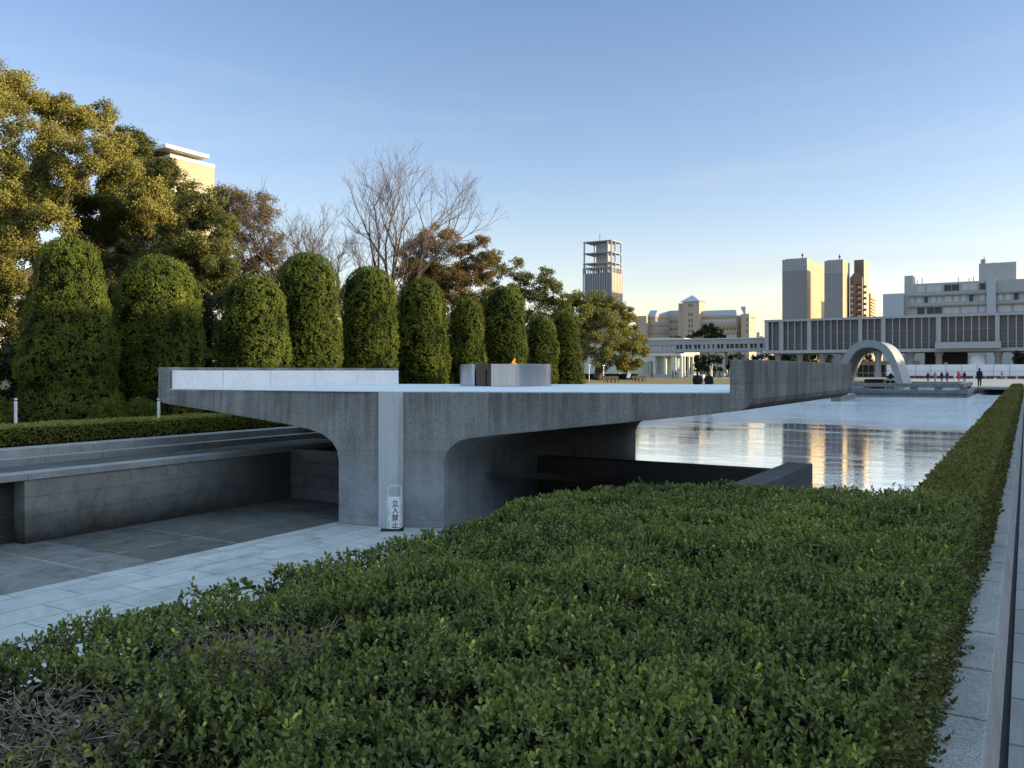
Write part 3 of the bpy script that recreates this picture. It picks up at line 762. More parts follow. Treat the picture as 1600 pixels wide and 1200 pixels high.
# low hedge on the left terrace
hl = empty('low_hedge', 'low flat topped olive green hedge on the terrace above the stepped kerbs', 'hedge', (-18.7, 14, 0))
y0, y1, HL = 1.0, 46.0, .40
g = MB(); g.box(-19.4, -18.1, y0, y1, 0, HL - .05); g.build('hedge_core', M['core_hedge'], hl)
n = 90000; Y = y0 + (y1 - y0) * rng.uniform(size=n) ** 1.0; s_ = rng.uniform(size=n); top = s_ < .6
X = np.where(top, rng.uniform(-19.45, -18.05, n), -18.05 + rng.normal(size=n) * .02)
Zs = np.where(top, HL + wob(X, Y, 3, 14) * .02 - rng.exponential(.012, n), rng.uniform(.03, HL, n))
nd = np.stack([np.where(top, 0, 1.2), np.zeros(n), np.where(top, 1.2, .5)], 1) + rng.normal(size=(n, 3)) * .7
Ln = rng.uniform(.035, .065, n)
T = np.clip(.5 + wob(X, Y, 2, 15) * .14 + rng.normal(size=n) * .16 - np.where(top, 0, .12), 0, 1)
V, Q, T = leaves(np.stack([X, Y, Zs], 1), nd, rand_dirs(n), Ln, Ln * .6, T, .15, False); np_mesh('foliage', V, Q, M['hedge_left'], hl, T)

# ------------------------------------------------------------------ clipped cypresses
def cypress(name, label, loc, prof, seed, ntuft=2600, group=None, cat='cypress', mat='cypress', leaf=(.035, .075)):
    """prof: list of (radius, z) from foot to tip"""
    r_ = np.random.default_rng(seed); ntuft = int(ntuft * 2.3)
    root = empty(name, label, cat, loc, group)
    pr = np.array([p[0] for p in prof]); pz = np.array([p[1] for p in prof])
    # sample by surface area
    zz = np.linspace(pz[0], pz[-1], 200); rr = np.interp(zz, pz, pr)
    sl_ = np.hypot(np.gradient(zz), np.gradient(rr)); wgt = (rr + .03) * sl_; cdf = np.cumsum(wgt); cdf /= cdf[-1]
    z = np.interp(r_.uniform(size=ntuft), cdf, zz); a = r_.uniform(0, 2 * math.pi, ntuft)
    rad = np.interp(z, pz, pr)
    H = pz[-1]
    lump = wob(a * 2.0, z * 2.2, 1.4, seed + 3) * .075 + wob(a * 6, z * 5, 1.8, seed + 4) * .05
    top_f = np.clip((z - H * .82) / (H * .18), 0, 1)
    rad2 = rad + (lump + r_.normal(size=ntuft) * .016) * (1 - .55 * top_f)
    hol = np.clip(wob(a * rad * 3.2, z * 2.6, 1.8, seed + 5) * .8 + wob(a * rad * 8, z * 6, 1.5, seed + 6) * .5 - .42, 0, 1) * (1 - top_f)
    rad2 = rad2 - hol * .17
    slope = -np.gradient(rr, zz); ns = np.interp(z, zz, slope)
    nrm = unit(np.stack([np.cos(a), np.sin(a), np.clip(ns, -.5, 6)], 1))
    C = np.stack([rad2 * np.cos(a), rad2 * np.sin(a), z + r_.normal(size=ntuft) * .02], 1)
    bright = np.clip(.5 - hol * .7 + lump * 3.0 + r_.normal(size=ntuft) * .07, 0, 1)  # hollows tinted darker, shade put into the leaf colour
    k = 8
    Ck = np.repeat(C, k, 0) + r_.normal(size=(ntuft * k, 3)) * .024
    N0 = np.repeat(nrm, k, 0); Nk = N0 * .28 + r_.normal(size=N0.shape) * .5 + np.array([0, 0, .7]); Sk = np.cross(Nk, N0) + r_.normal(size=N0.shape) * .22
    Ln = r_.uniform(*leaf, ntuft * k); W = Ln * r_.uniform(.35, .55, ntuft * k)
    T = np.clip(np.repeat(bright, k) + r_.normal(size=ntuft * k) * .08, 0, 1)
    o = np.array(loc)
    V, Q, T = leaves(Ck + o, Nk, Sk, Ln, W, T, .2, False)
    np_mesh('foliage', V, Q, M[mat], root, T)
    mb = MB(); mb.lathe([(max(p[0] - .085, .01), max(p[1] - .07, 0)) for p in prof], loc[0], loc[1], 28); mb.build('inner_core', M['core'], root, 0, True)
    mb = MB(); mb.tube([(loc[0], loc[1], -.02), (loc[0], loc[1], prof[-1][1] * .6)], [.12, .05], 8); mb.build('trunk', M['bark'], root)
    return root
LATC = -21.6
def cyp_prof(d, pts):
    """pts: (half width px, y px) down from the tip"""
    out = [(hw * d / F, Zd(py, d)) for hw, py in pts]
    out = out[::-1]
    if out[0][1] > .05: out = [(out[0][0], 0.0)] + out
    # rounded tip
    return out
def dome(hw, y_top, body):
    """round head of half width hw from y_top, then body list (hw,y)"""
    h = hw * 1.05
    return [(hw * math.sin(k * math.pi / 16), y_top + h * (1 - math.cos(k * math.pi / 16))) for k in range(0, 9)] + body
specs = [
    (108, dome(46, 374, [(48, 450), (56, 490), (68, 535), (72, 580), (68, 610), (80, 650)]), 'big shaded cypress at the far left, broad skirted with only its head in sun', 4200),
    (246, dome(58, 402, [(64, 500), (68, 540), (67, 575), (60, 640)]), 'wide egg shaped clipped cypress behind the left end of the pedestal', 4200),
    (396, dome(46, 432, [(52, 500), (56, 540), (57, 600), (56, 640)]), 'squat clipped cypress, lower than both its neighbours, third from the left', 3200),
    (481, dome(46, 397, [(46, 480), (48, 530), (50, 575), (50, 640)]), 'tall smooth clipped cypress behind the right part of the white panel wall', 3400),
    (576, dome(41, 418, [(41, 500), (43, 540), (43, 590), (44, 630)]), 'cylindrical clipped cypress behind the end of the white panel wall', 3000),
    (659, dome(36, 436, [(37, 500), (40, 530), (41, 580), (42, 620)]), 'slim clipped cypress between the white panels and the steel basin', 2800),
    (729, dome(25, 466, [(26, 520), (27, 540), (33, 570), (35, 620)]), 'small clipped cypress with a flared skirt behind the left end of the basin', 2200),
    (788, dome(34, 448, [(34, 510), (35, 550), (34, 590), (32, 620)]), 'rounded clipped cypress directly behind the orange flame', 2500),
    (846, dome(23, 496, [(24, 540), (24, 580), (25, 620)]), 'shortest clipped cypress behind the right end of the basin', 1700),
    (885, dome(21, 487, [(22, 530), (24, 560), (29, 590), (32, 615)]), 'last clipped cypress at the right end of the row', 1800),
]
for i, (px, pts, lab, nt_) in enumerate(specs):
    t_, d = PL(px, LATC)
    cypress('clipped_cypress', lab, (LATC, t_, 0), cyp_prof(d, pts), 100 + i, nt_, 'clipped cypresses behind the pedestal')
# low clipped balls at the feet of the cypresses
for (px, d, hw, yt, lab) in ((-12, 19.8, 34, 622, 'clipped green mound at the left edge beside the white post'), (168, 21.3, 22, 628, 'small dark clipped ball at the foot of the big shaded cypress'), (218, 22.3, 28, 626, 'dark clipped ball between the first two cypresses')):
    l_, t_ = PD(px, d); h = Zd(yt, d); r_ = hw * d / F
    cypress('clipped_shrub', lab, (l_, t_, 0), [(r_ * .8, 0)] + [(r_ * math.sin(math.pi / 2 + k * math.pi / 16) if k < 8 else .01, h * .35 + h * .65 * math.sin(k * math.pi / 16)) for k in range(9)], 200 + px, 700, 'clipped balls under the cypresses', 'shrub', 'cypress')
# two white posts
for px, yt, yb, lab in ((24.5, 622, 656, 'white painted post beside the clipped mound at the left edge'), (248, 622, 648, 'white painted post under the tip of the left wing')):
    d = 19.6 if px < 100 else 21.0
    l_, t_ = PD(px, d)
    po = empty('white_post', lab, 'post', (l_, t_, 0), 'white posts behind the low hedge')
    g = MB(); g.tube([(l_, t_, 0), (l_, t_, Zd(yt, d))], .036, 10); g.build('shaft', M['white_paint'], po)
    g = MB(); g.tube([(l_, t_, Zd(yt, d) - .07), (l_, t_, Zd(yt, d) - .045)], .038, 10); g.build('band', M['dark_metal'], po)

# rows of cypress standing off to the right of the path (they throw the shade over the court)
src = cypress('path_cypress', 'tall clipped cypress in the row to the right of the path', (9.5, 20, 0), [(1.6, 0), (1.95, 1.5), (1.95, 4.5), (1.7, 6), (1.2, 6.9), (.6, 7.35), (.02, 7.5)], 300, 3000, 'cypresses along the right side of the path', 'cypress', 'cypress', (.09, .17))
# shade row: copies
first = True
for i in range(46):
    yy = 6 + i * 2.2
    big = yy < 34.9
    for row in (0,):
        o = src if first else copy_tree(src)
        first = False
        s_ = 1.4 if big else (1.2 if yy < 47 else random.uniform(1.04, 1.1))
        o.location = (22 + random.uniform(-.3, .3), yy, 0); o.rotation_euler = (0, 0, random.uniform(0, 6.28)); o.scale = (s_ * 1.12, s_ * 1.12, s_)

# ------------------------------------------------------------------ trees
def bez(p0, p1, p2, n):
    return [p0 * (1 - t) ** 2 + p1 * 2 * t * (1 - t) + p2 * t * t for t in [k / n for k in range(n + 1)]]
def clump_tree(name, label, base_px, d, clumps, mat, trunk_r=.3, leaf=(.09, .16), dens=1.0, bark='bark', seed=1, group=None, cat='tree', fork=.38, tint0=.5, base_z=0.0, sub=10, grow=1.0, fill=0.0):
    r_ = np.random.default_rng(seed); rd = random.Random(seed)
    bx, by = PD(base_px, d)
    root = empty(name, label, cat, (bx, by, base_z), group)
    cs = []
    for c in clumps:
        px, py, rp = c[:3]; off = c[3] if len(c) > 3 and c[3] is not None else rd.uniform(-1, 1) * rp * d / F * 1.2
        tb = c[4] if len(c) > 4 else tint0
        dd = d + off; l_, t_ = PD(px, dd)
        cs.append((Vector((l_, t_, Zd(py, dd))), rp * dd / F * grow, tb))
        if fill and rd.random() < fill:
            a_ = rd.uniform(0, 6.28); dd += rp * d / F * .9; l_, t_ = PD(px + rp * .55 * math.cos(a_), dd); cs.append((Vector((l_, t_, Zd(py + rp * .55 * math.sin(a_), dd))), rp * dd / F * grow * .8, tb - .1))
    top = max(c[0].z for c in cs); cen = sum((c[0] for c in cs), Vector()) / len(cs)
    fk = Vector((bx + (cen.x - bx) * .2, by + (cen.y - by) * .2, base_z + (top - base_z) * fork))
    mb = MB()
    mb.tube([Vector((bx, by, base_z - .05)), Vector((bx, by, base_z + .3)), (Vector((bx, by, base_z)) + fk) / 2 + Vector((rd.uniform(-.1, .1), 0, 0)), fk], [trunk_r * 1.45, trunk_r * 1.1, trunk_r, trunk_r * .85], 10)
    nodes = [(fk, trunk_r * .8)]
    for c, r0, tb in sorted(cs, key=lambda q: (q[0] - fk).length):
        st, sr = min(nodes, key=lambda q: (q[0] - c).length + .25 * (q[0] - fk).length)
        mid = (st + c) / 2 + Vector((rd.uniform(-.12, .12), rd.uniform(-.12, .12), .12)) * (c - st).length
        pts = bez(st, mid, c, 5); rr = max(sr * .62, .025)
        mb.tube(pts, [rr * (1 - .11 * k) for k in range(6)], 6, False)
        nodes += [(pts[3], rr * .7), (c, rr * .5)]
        for _ in range(5):      # twigs inside the clump
            dv = Vector((rd.gauss(0, 1), rd.gauss(0, 1), rd.gauss(.2, .8))).normalized() * r0 * rd.uniform(.6, 1.0)
            mb.tube([c, c + dv * .5 + Vector((0, 0, .06 * r0)), c + dv], [rr * .4, rr * .25, .006], 4, False)
    mb.build('trunk', M[bark], root)
    parts = []
    for c, r0, tb in cs:
        m_ = sub; sd_ = unit(r_.normal(size=(m_, 3))); sr = r0 * r_.uniform(.28, .5, m_)
        sc_ = np.array(c) + sd_ * (r0 * r_.uniform(.45, .85, m_))[:, None] * np.array([1, 1, .78])
        am = (leaf[0] + leaf[1]) / 2
        per = int(max(12, dens * 26 * (sr.mean() / am) ** 2))
        idx = np.repeat(np.arange(m_), per); k = len(idx)
        dv = unit(r_.normal(size=(k, 3))); dv[:, 2] = dv[:, 2] * .8
        C = sc_[idx] + dv * (sr[idx] * r_.uniform(.35, 1.05, k))[:, None]
        D = dv * .25 + r_.normal(size=(k, 3)) * .8 + np.array([0, 0, -.15])
        Sd = np.cross(D, dv) + r_.normal(size=(k, 3)) * .45
        Ln = r_.uniform(*leaf, k); W = Ln * r_.uniform(.45, .7, k)
        sb = r_.normal(size=m_) * .08
        T = np.clip(tb + sb[idx] + r_.normal(size=k) * .13 + dv[:, 2] * .08, 0, 1)
        parts.append(leaves(C, D, Sd, Ln, W, T, .2, False))
    V, Q, T = cat_leaves(parts)
    np_mesh('crown', V, Q, M[mat], root, T)
    return root
def bare_tree(name, label, base_px, d, height, seed, group=None, trunk_r=.22, first_h=.36, nlimb=5, spread=.55, levels=6, lean=(0, 0), bark='bark_pale', tw='twig'):
    rd = random.Random(seed); bx, by = PD(base_px, d)
    root = empty(name, label, 'bare tree', (bx, by, 0), group)
    big, small = MB(), MB()
    def grow(p, dv, ln, r0, lev):
        pts = [p]; q = p; dd = dv.normalized()
        ns = 4
        for k in range(ns):
            dd = (dd + Vector((rd.gauss(0, .10), rd.gauss(0, .10), rd.gauss(.025, .07)))).normalized()
            q = q + dd * ln / ns; pts.append(q)
        tgt = big if lev < 3 else small
        tgt.tube(pts, [r0 * (1 - .42 * k / ns) for k in range(ns + 1)], 7 if lev < 2 else (5 if lev < 4 else 3), False)
        if lev >= levels: return
        kids = 2 if lev < 2 else rd.choice((2, 3))
        for k in range(kids):
            side_ = Vector((rd.gauss(0, 1), rd.gauss(0, 1), rd.gauss(.1, .5))).normalized()
            nd = (dd + side_ * rd.uniform(.35, .62)).normalized()
            grow(pts[-1] if k < 2 else pts[rd.choice((2, 3))], nd, ln * rd.uniform(.62, .82), max(r0 * .56, .0045), lev + 1)
        if lev >= 1:
            side_ = Vector((rd.gauss(0, 1), rd.gauss(0, 1), .1)).normalized()
            grow(pts[2], (dd + side_ * .8).normalized(), ln * rd.uniform(.45, .62), max(r0 * .4, .0045), min(lev + 2, levels))
    p0 = Vector((bx, by, -.05)); fk = Vector((bx + lean[0] * .3, by + lean[1] * .3, height * first_h))
    big.tube([p0, (p0 + fk) / 2, fk], [trunk_r * 1.3, trunk_r, trunk_r * .85], 9)
    for k in range(nlimb):
        a = 2 * math.pi * k / nlimb + rd.uniform(-.4, .4)
        dv = Vector((math.cos(a) * spread + lean[0] / height, math.sin(a) * spread + lean[1] / height, 1 - .15 * (k % 2)))
        grow(fk, dv, height * .24 * rd.uniform(.85, 1.15), trunk_r * .6, 1)
    big.build('trunk', M[bark], root); small.build('twigs', M[tw], root)
    return root

GT = 'trees beyond the clipped cypresses'
# big camphor at the left edge
clump_tree('camphor_tree', 'huge golden green evergreen towering at the left edge of the picture', 50, 34, [
    (-10, 140, 48, -1, .7), (40, 150, 40, 0, .65), (78, 165, 34, 1, .6), (20, 190, 50, -2, .68), (-70, 160, 60, 0, .6), (-80, 260, 60, 0, .6), (-80, 360, 60, 0, .5),
    (120, 195, 36, 0, .72), (150, 190, 30, 1, .68), (95, 230, 45, -1, .74), (160, 235, 38, -1, .75), (130, 275, 34, -1.5, .7), (185, 245, 32, 1, .7), (200, 275, 34, 0, .72),
    (235, 300, 28, 0, .78), (246, 325, 24, -1, .85), (215, 320, 26, 0, .55), (40, 260, 40, 1, .5), (10, 255, 36, -2, .62), (60, 310, 42, -1, .45), (20, 330, 40, -2, .6), (105, 320, 36, 1, .32),
    (150, 310, 36, 1.5, .3), (180, 330, 34, 1, .35), (30, 375, 40, -2, .6), (75, 345, 32, -2.5, .82), (-5, 410, 36, -2, .7), (10, 300, 34, -2, .7), (125, 365, 30, 1.5, .3), (-20, 460, 40, 0, .5), (20, 440, 30, -1, .55), (165, 350, 36, 2, .4), (130, 390, 34, 1.5, .4), (200, 350, 30, 1.5, .42), (175, 270, 34, 1.5, .5), (225, 345, 26, 1, .5)],
    'camphor', .42, (.075, .125), .85, 'bark', 21, GT, fork=.42, tint0=.6, grow=1.12, fill=.55)
clump_tree('evergreen_tree', 'olive evergreen rising behind the huge golden one, left of the tan building', 215, 44, [
    (190, 212, 22, 0, .35), (210, 225, 24, 0, .4), (225, 250, 26, 0, .4), (255, 262, 24, 0, .5), (275, 278, 24, 0, .55), (285, 305, 24, 0, .5), (265, 315, 28, 0, .4), (240, 290, 28, 1, .35), (275, 345, 30, 0, .45), (200, 260, 26, 1, .3), (180, 300, 30, 1, .3), (240, 340, 30, 1, .3), (260, 385, 32, 1, .35), (205, 370, 32, 1, .3)],
    'olive', .3, (.08, .13), .85, 'bark', 22, GT, grow=1.12, fill=.6)
clump_tree('evergreen_tree', 'full leafy green tree between the second and fourth cypress', 300, 36, [
    (310, 325, 30, 0, .55), (335, 318, 26, 0, .6), (290, 345, 30, 0, .5), (345, 350, 28, 0, .6), (355, 385, 26, 0, .62), (325, 375, 34, -1, .62), (285, 390, 34, -1, .58), (340, 415, 30, -1, .58), (300, 430, 36, -1, .55), (250, 405, 34, 0, .45), (255, 445, 32, 0, .45), (215, 410, 30, 0, .4), (180, 420, 34, .5, .35), (345, 455, 30, 0, .4), (300, 480, 34, 0, .35), (170, 385, 30, 1, .4), (160, 470, 34, 1, .3)],
    'olive', .3, (.07, .12), .9, 'bark', 23, GT, grow=1.12, fill=.6)
clump_tree('winter_tree', 'thin browning tree left of the bare ones, branches showing through', 365, 40, [
    (350, 305, 20, 0, .5), (375, 300, 22, 0, .5), (400, 318, 22, 0, .5), (365, 335, 24, 0, .5), (340, 330, 20, 0, .45), (395, 350, 22, 0, .45), (420, 340, 20, 0, .5), (430, 370, 18, 0, .45), (370, 375, 20, 0, .4), (410, 390, 22, 0, .4), (435, 405, 22, 0, .35), (385, 415, 22, 0, .35)],
    'brownleaf', .2, (.06, .10), .42, 'bark_pale', 24, GT, tint0=.5, grow=1.25, fill=.7)
bare_tree('bare_tree', 'bare purplish tree behind the third and fourth cypress', 455, 40, 8.3, 31, GT, .15, .42, 5, .5, 7)
bare_tree('bare_tree', 'lower bare tree with fine twigs just left of the tallest bare one', 540, 44, 8.0, 36, GT, .13, .42, 5, .45, 7)
bare_tree('bare_tree', 'tallest bare tree spreading its branches above the fifth cypress', 606, 42, 11.6, 41, GT, .2, .36, 5, .5, 7, (.9, .5))
clump_tree('winter_tree', 'wide half bare tree with a rusty top right of the tallest bare tree', 625, 47, [
    (655, 385, 20, 0, .55), (680, 370, 20, 0, .7), (700, 375, 16, 0, .75), (640, 400, 18, 0, .45), (715, 395, 16, 0, .5), (665, 410, 18, 0, .45), (735, 390, 13, 0, .5), (755, 380, 12, 0, .5), (690, 405, 15, 0, .4), (745, 410, 14, 0, .45), (720, 425, 16, 0, .4), (650, 425, 18, 0, .4), (690, 430, 18, 0, .45), (630, 425, 16, 0, .4), (765, 400, 12, 0, .5), (762, 425, 14, 0, .4)],
    'brownleaf', .22, (.07, .11), .6, 'bark_pale', 25, GT, grow=1.35, fill=.8)
clump_tree('evergreen_tree', 'dense low brownish tree behind the sixth and seventh cypress', 690, 52, [
    (650, 440, 24, 0, .4), (680, 430, 26, 0, .5), (710, 435, 26, 0, .5), (735, 445, 26, 0, .5), (665, 465, 28, 0, .4), (700, 470, 30, 0, .45), (740, 480, 28, 0, .45), (630, 470, 26, 0, .35), (765, 460, 20, 0, .5), (615, 500, 28, 0, .35), (700, 510, 30, 0, .35), (760, 500, 26, 0, .35)],
    'brownleaf', .25, (.08, .14), .8, 'bark', 26, GT, grow=1.15, fill=.6)
clump_tree('evergreen_tree', 'open crowned tree with tufted clumps behind the rounded cypress', 800, 58, [
    (776, 398, 12, 0, .6), (770, 415, 14, 0, .55), (785, 425, 14, 0, .6), (806, 410, 10, 0, .6), (803, 428, 12, 0, .55), (820, 435, 13, 0, .6), (765, 440, 14, 0, .55), (845, 443, 14, 0, .55), (862, 446, 12, 0, .6), (838, 462, 15, 0, .5), (865, 465, 14, 0, .5), (872, 485, 14, 0, .4), (850, 485, 15, 0, .45), (820, 465, 14, 0, .4), (800, 450, 15, 0, .45), (790, 470, 16, 0, .4), (845, 470, 16, 0, .45), (880, 470, 12, 0, .5), (855, 425, 9, 0, .6), (835, 500, 18, 0, .35), (870, 510, 20, 0, .35)],
    'olive', .2, (.09, .15), .55, 'bark', 27, GT, grow=1.3, fill=.5)
clump_tree('round_tree', 'large round evergreen with twin trunks over the benches below the open topped tower', 934, 142, [
    (905, 468, 14, 0, 0.77), (935, 466, 15, 0, 0.77), (962, 476, 14, 0, 0.77), (980, 492, 13, 0, 0.77), (885, 482, 14, 0, 0.72), (915, 490, 18, -3, 0.77), (948, 495, 18, -3, 0.77), (975, 515, 16, -2, 0.82), (995, 530, 12, 0, 0.82), (1002, 550, 10, 0, 0.82), (985, 545, 15, -2, 0.82), (955, 530, 18, -4, 0.77), (925, 525, 18, -4, 0.72), (895, 515, 16, -2, 0.67), (875, 505, 14, 0, 0.62), (880, 535, 16, 0, 0.57), (910, 550, 16, -3, 0.67), (940, 558, 16, -4, 0.72), (970, 562, 14, -3, 0.77), (990, 568, 10, -2, 0.72)],
    'olive', .7, (.22, .40), 1.0, 'bark', 28, None, fork=.2, grow=1.3, fill=.9)
l2, t2 = PD(953, 140)
GBK = 'woodland trees at the back of the park'
for i, (px, d, yt, hw, tb, lab) in enumerate(((-360, 60, 330, 85, .5, 'olive woodland tree at the back, far beyond the left edge of the photo'), (-200, 56, 300, 85, .5, 'tall olive woodland tree at the back, just beyond the left edge of the photo'), ( -40, 58, 345, 75, .5, 'olive woodland tree behind the huge golden one, beyond the left edge'), (60, 60, 370, 70, .45, 'olive woodland tree behind the first cypress'), (170, 60, 385, 65, .42, 'woodland tree behind the gap of the first two cypresses'), (280, 62, 400, 60, .42, 'woodland tree behind the second and third cypress'), (375, 64, 395, 55, .4, 'woodland tree behind the squat third cypress'), (452, 66, 418, 48, .4, 'woodland tree behind the tall fourth cypress'), (535, 70, 445, 44, .4, 'low woodland tree behind the fifth cypress'), (610, 74, 445, 42, .4, 'low woodland tree between the fifth and sixth cypress'), (690, 80, 482, 40, .42, 'low woodland tree behind the small seventh cypress'), (765, 86, 465, 38, .42, 'low woodland tree behind the rounded eighth cypress'), (830, 95, 508, 36, .4, 'low woodland tree behind the shortest cypress'))):
    rd = random.Random(700 + i); cl = []
    for yy in range(int(yt + hw * .35), 600, int(hw * .5)):
        for dx in (-.9, -.35, .25, .85):
            cl.append((px + dx * hw * (1 if yy > yt + hw * .6 else .6) + rd.uniform(-8, 8), yy + rd.uniform(-8, 8), hw * rd.uniform(.3, .42), None, tb + rd.uniform(-.2, .15)))
    clump_tree('woodland_tree', lab, px, d, cl, 'olive' if i % 3 else 'brownleaf', .25, (.14, .24), .8, 'bark', 720 + i, GBK, fork=.3, sub=8)
# dark shrubs filling the shade behind the cypress row
GS = 'dark shrubs in the shade behind the cypresses'
shl = ['dark bushy shrub filling the shade left of the first cypress', 'dark bushy shrub between the first and second cypress', 'dark bushy shrub left of the squat third cypress', 'dark bushy shrub between the third and fourth cypress', 'dark bushy shrub between the fourth and fifth cypress', 'dark bushy shrub between the fifth and sixth cypress', 'dark bushy shrub between the sixth and seventh cypress', 'dark bushy shrub between the seventh and eighth cypress', 'dark bushy shrub between the eighth and ninth cypress', 'dark bushy shrub behind the last two cypresses']
for i, (px, d, yt, hw) in enumerate(((15, 26, 520, 60), (185, 27, 520, 55), (325, 28, 452, 52), (440, 30, 480, 40), (530, 33, 500, 36), (622, 36, 510, 34), (700, 41, 510, 32), (752, 46, 520, 28), (832, 52, 505, 34), (880, 60, 510, 26))):
    cl = []
    rd = random.Random(400 + i)
    for yy in range(int(yt), 625, int(hw * .62)):
        for dx in (-.7, -.05, .65): cl.append((px + dx * hw + rd.uniform(-6, 6), yy + hw * .4 + rd.uniform(-6, 6), hw * .5, None, .35 + rd.uniform(-.1, .2)))
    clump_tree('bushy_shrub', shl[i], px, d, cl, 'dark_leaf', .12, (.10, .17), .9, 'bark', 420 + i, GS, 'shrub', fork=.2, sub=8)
# trees beyond the lawn
GF = 'dark trees under and beyond the footbridge'
for i, (px, d, yt, yb, hw, lab) in enumerate(((1095, 225, 553, 588, 34, 'broad dark tree mass under the footbridge, left of its pier'), (1074, 232, 556, 588, 20, 'dark tree under the footbridge beside the glass pavilion'), (1165, 235, 552, 588, 30, 'dark tree under the footbridge, right of its pier'), (1215, 262, 549, 586, 22, 'dark tree behind the museum stilts beside the bridge end'), (1240, 250, 549, 588, 26, 'broad dark tree behind the museum stilts near its left end'), (1275, 265, 549, 586, 24, 'dark tree behind the museum stilts left of the arch'), (1340, 266, 549, 586, 22, 'dark tree behind the museum stilts seen past the arch top'), (1597, 190, 550, 572, 12, 'dark green tree at the right edge behind the hoarding'))):
    rd = random.Random(500 + i); cl = []
    for yy in range(int(yt + hw * .3), int(yb - 2), max(5, int(hw * .4))):
        for dx in (-.75, -.3, .2, .7): cl.append((px + dx * hw + rd.uniform(-2, 2), yy + rd.uniform(-2, 2), hw * .36, None, .4 + rd.uniform(-.2, .3)))
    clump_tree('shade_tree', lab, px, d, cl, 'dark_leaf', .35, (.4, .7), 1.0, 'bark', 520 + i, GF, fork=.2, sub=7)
clump_tree('pine_tree', 'dark layered pine in front of the hotel above the footbridge', 1108, 300, [
    (1108, 510, 9, 0, .5), (1098, 516, 10, 0, .5), (1120, 517, 10, 0, .5), (1090, 524, 9, 0, .45), (1110, 524, 12, 0, .45), (1130, 525, 8, 0, .5), (1080, 529, 9, 0, .4), (1060, 530, 8, 0, .4), (1115, 533, 14, 0, .4)],
    'dark_leaf', .3, (.5, .9), 1.0, 'bark', 29, None, fork=.5)
clump_tree('plum_tree', 'small reddish tree behind the benches left of the pavilion', 979, 150, [(975, 570, 8, 0, .5), (984, 566, 9, 0, .6), (970, 575, 7, 0, .4), (990, 574, 7, 0, .5), (980, 577, 9, 0, .4)], 'plum', .15, (.2, .35), .8, 'bark', 30)

# ------------------------------------------------------------------ buildings
def bld(name, label, cat='building', loc=(0, 0, 0)):
    return empty(name, label, cat, loc)
def corner_box(px_l, px_c, px_r, d):
    """front corner seen at px_c, depth d; front face runs left to px_l, side face back to px_r -> x0,x1,y0,y1"""
    l_, t_ = PD(px_c, d); xl, _ = PT(px_l, t_); tb, _ = PL(px_r, l_)
    return xl, l_, t_, tb

# tan building with an oversailing roof, upper left
lat = -112.0
ta, da = PL(266, lat); tb, db = PL(335, lat)
tr0, dr0 = PL(259, lat + 1.5); tr1, dr1 = PL(327, lat + 1.5)
tbd = bld('tan_building', 'tan building with an oversailing flat white roof rising behind the trees at left', loc=(lat - 9, ta + 5, 0))
zt = Zd(241, da); zroof = Zd(224, dr0)
g = MB(); g.box(lat - 18, lat, ta, tb, 0, zt); g.build('wall', M['tan_wall'], tbd)
g = MB(); g.box(lat - 19, lat + 1.5, tr0, tr1, zroof - .55, zroof); g.build('roof', M['white_paint'], tbd, .05)
g = MB(); g.box(lat - 15, lat - 1.5, tr0 + 1, tr1 - 1, zt, zroof - .55); g.build('roof_recess', M['museum_dark'], tbd)
g = MB(); g.box(lat - 18, lat + .06, ta - .05, tb + .05, zt - .45, zt + .1); g.build('parapet', M['cream_white'], tbd)
zb = Zd(287, da); g = MB(); g.box(lat - 18, lat + .05, ta - .05, tb + .04, zb - 1.3, zb); g.build('band', M['cream_white'], tbd)
zl = Zd(268, da); g = MB(); g.box(lat, lat + .02, ta + .2, ta + (tb - ta) * .75, zl - .9, zl - .75); g.build('slot', M['museum_dark'], tbd)

# open topped tower
x0, x1, y0, y1 = corner_box(911, 956, 972.5, 430)
d_ = 430
tw = bld('open_top_tower', 'tall slim grey tower with open empty floors at its top', loc=((x0 + x1) / 2, (y0 + y1) / 2, 0))
zT = Zd(374, d_); zB = Zd(425, d_); zM = Zd(416, d_)
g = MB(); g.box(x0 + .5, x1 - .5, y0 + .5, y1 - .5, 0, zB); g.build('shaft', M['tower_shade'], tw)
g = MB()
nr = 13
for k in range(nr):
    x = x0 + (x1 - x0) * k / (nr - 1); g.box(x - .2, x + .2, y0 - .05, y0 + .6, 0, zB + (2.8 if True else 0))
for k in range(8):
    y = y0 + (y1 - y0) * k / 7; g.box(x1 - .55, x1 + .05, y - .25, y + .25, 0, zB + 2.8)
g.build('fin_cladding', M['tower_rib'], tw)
g = MB(); g.box(x1 - .56, x1 - .1, y0, y1, 0, zB); g.build('sunlit_side', M['tan_sunlit'], tw)  # sunlit side coloured warm against the grey shaft
g = MB()
for zf in (zB + 2.8, Zd(409, d_), Zd(393, d_), zT - .3):
    g.box(x0, x1, y0, y1, zf - .22, zf + .22)
g.build('floor_slab', M['tower_rib'], tw)
for cxp, cyp in ((x0 + .5, y0 + .5), (x1 - .5, y0 + .5), (x1 - .5, y1 - .5), (x0 + .5, y1 - .5), (x1 - 2.6, y0 + .5), (x1 - .5, y0 + (y1 - y0) * .4)):
    g = MB(); g.box(cxp - .32, cxp + .32, cyp - .32, cyp + .32, zB, zT - .53); g.build('column', M['tower_rib'], tw)
g = MB(); g.box(x0 + (x1 - x0) * .34, x0 + (x1 - x0) * .72, y0 + 4, y1 - 3, zB, zT - .7); g.build('core', M['block_grey'], tw)
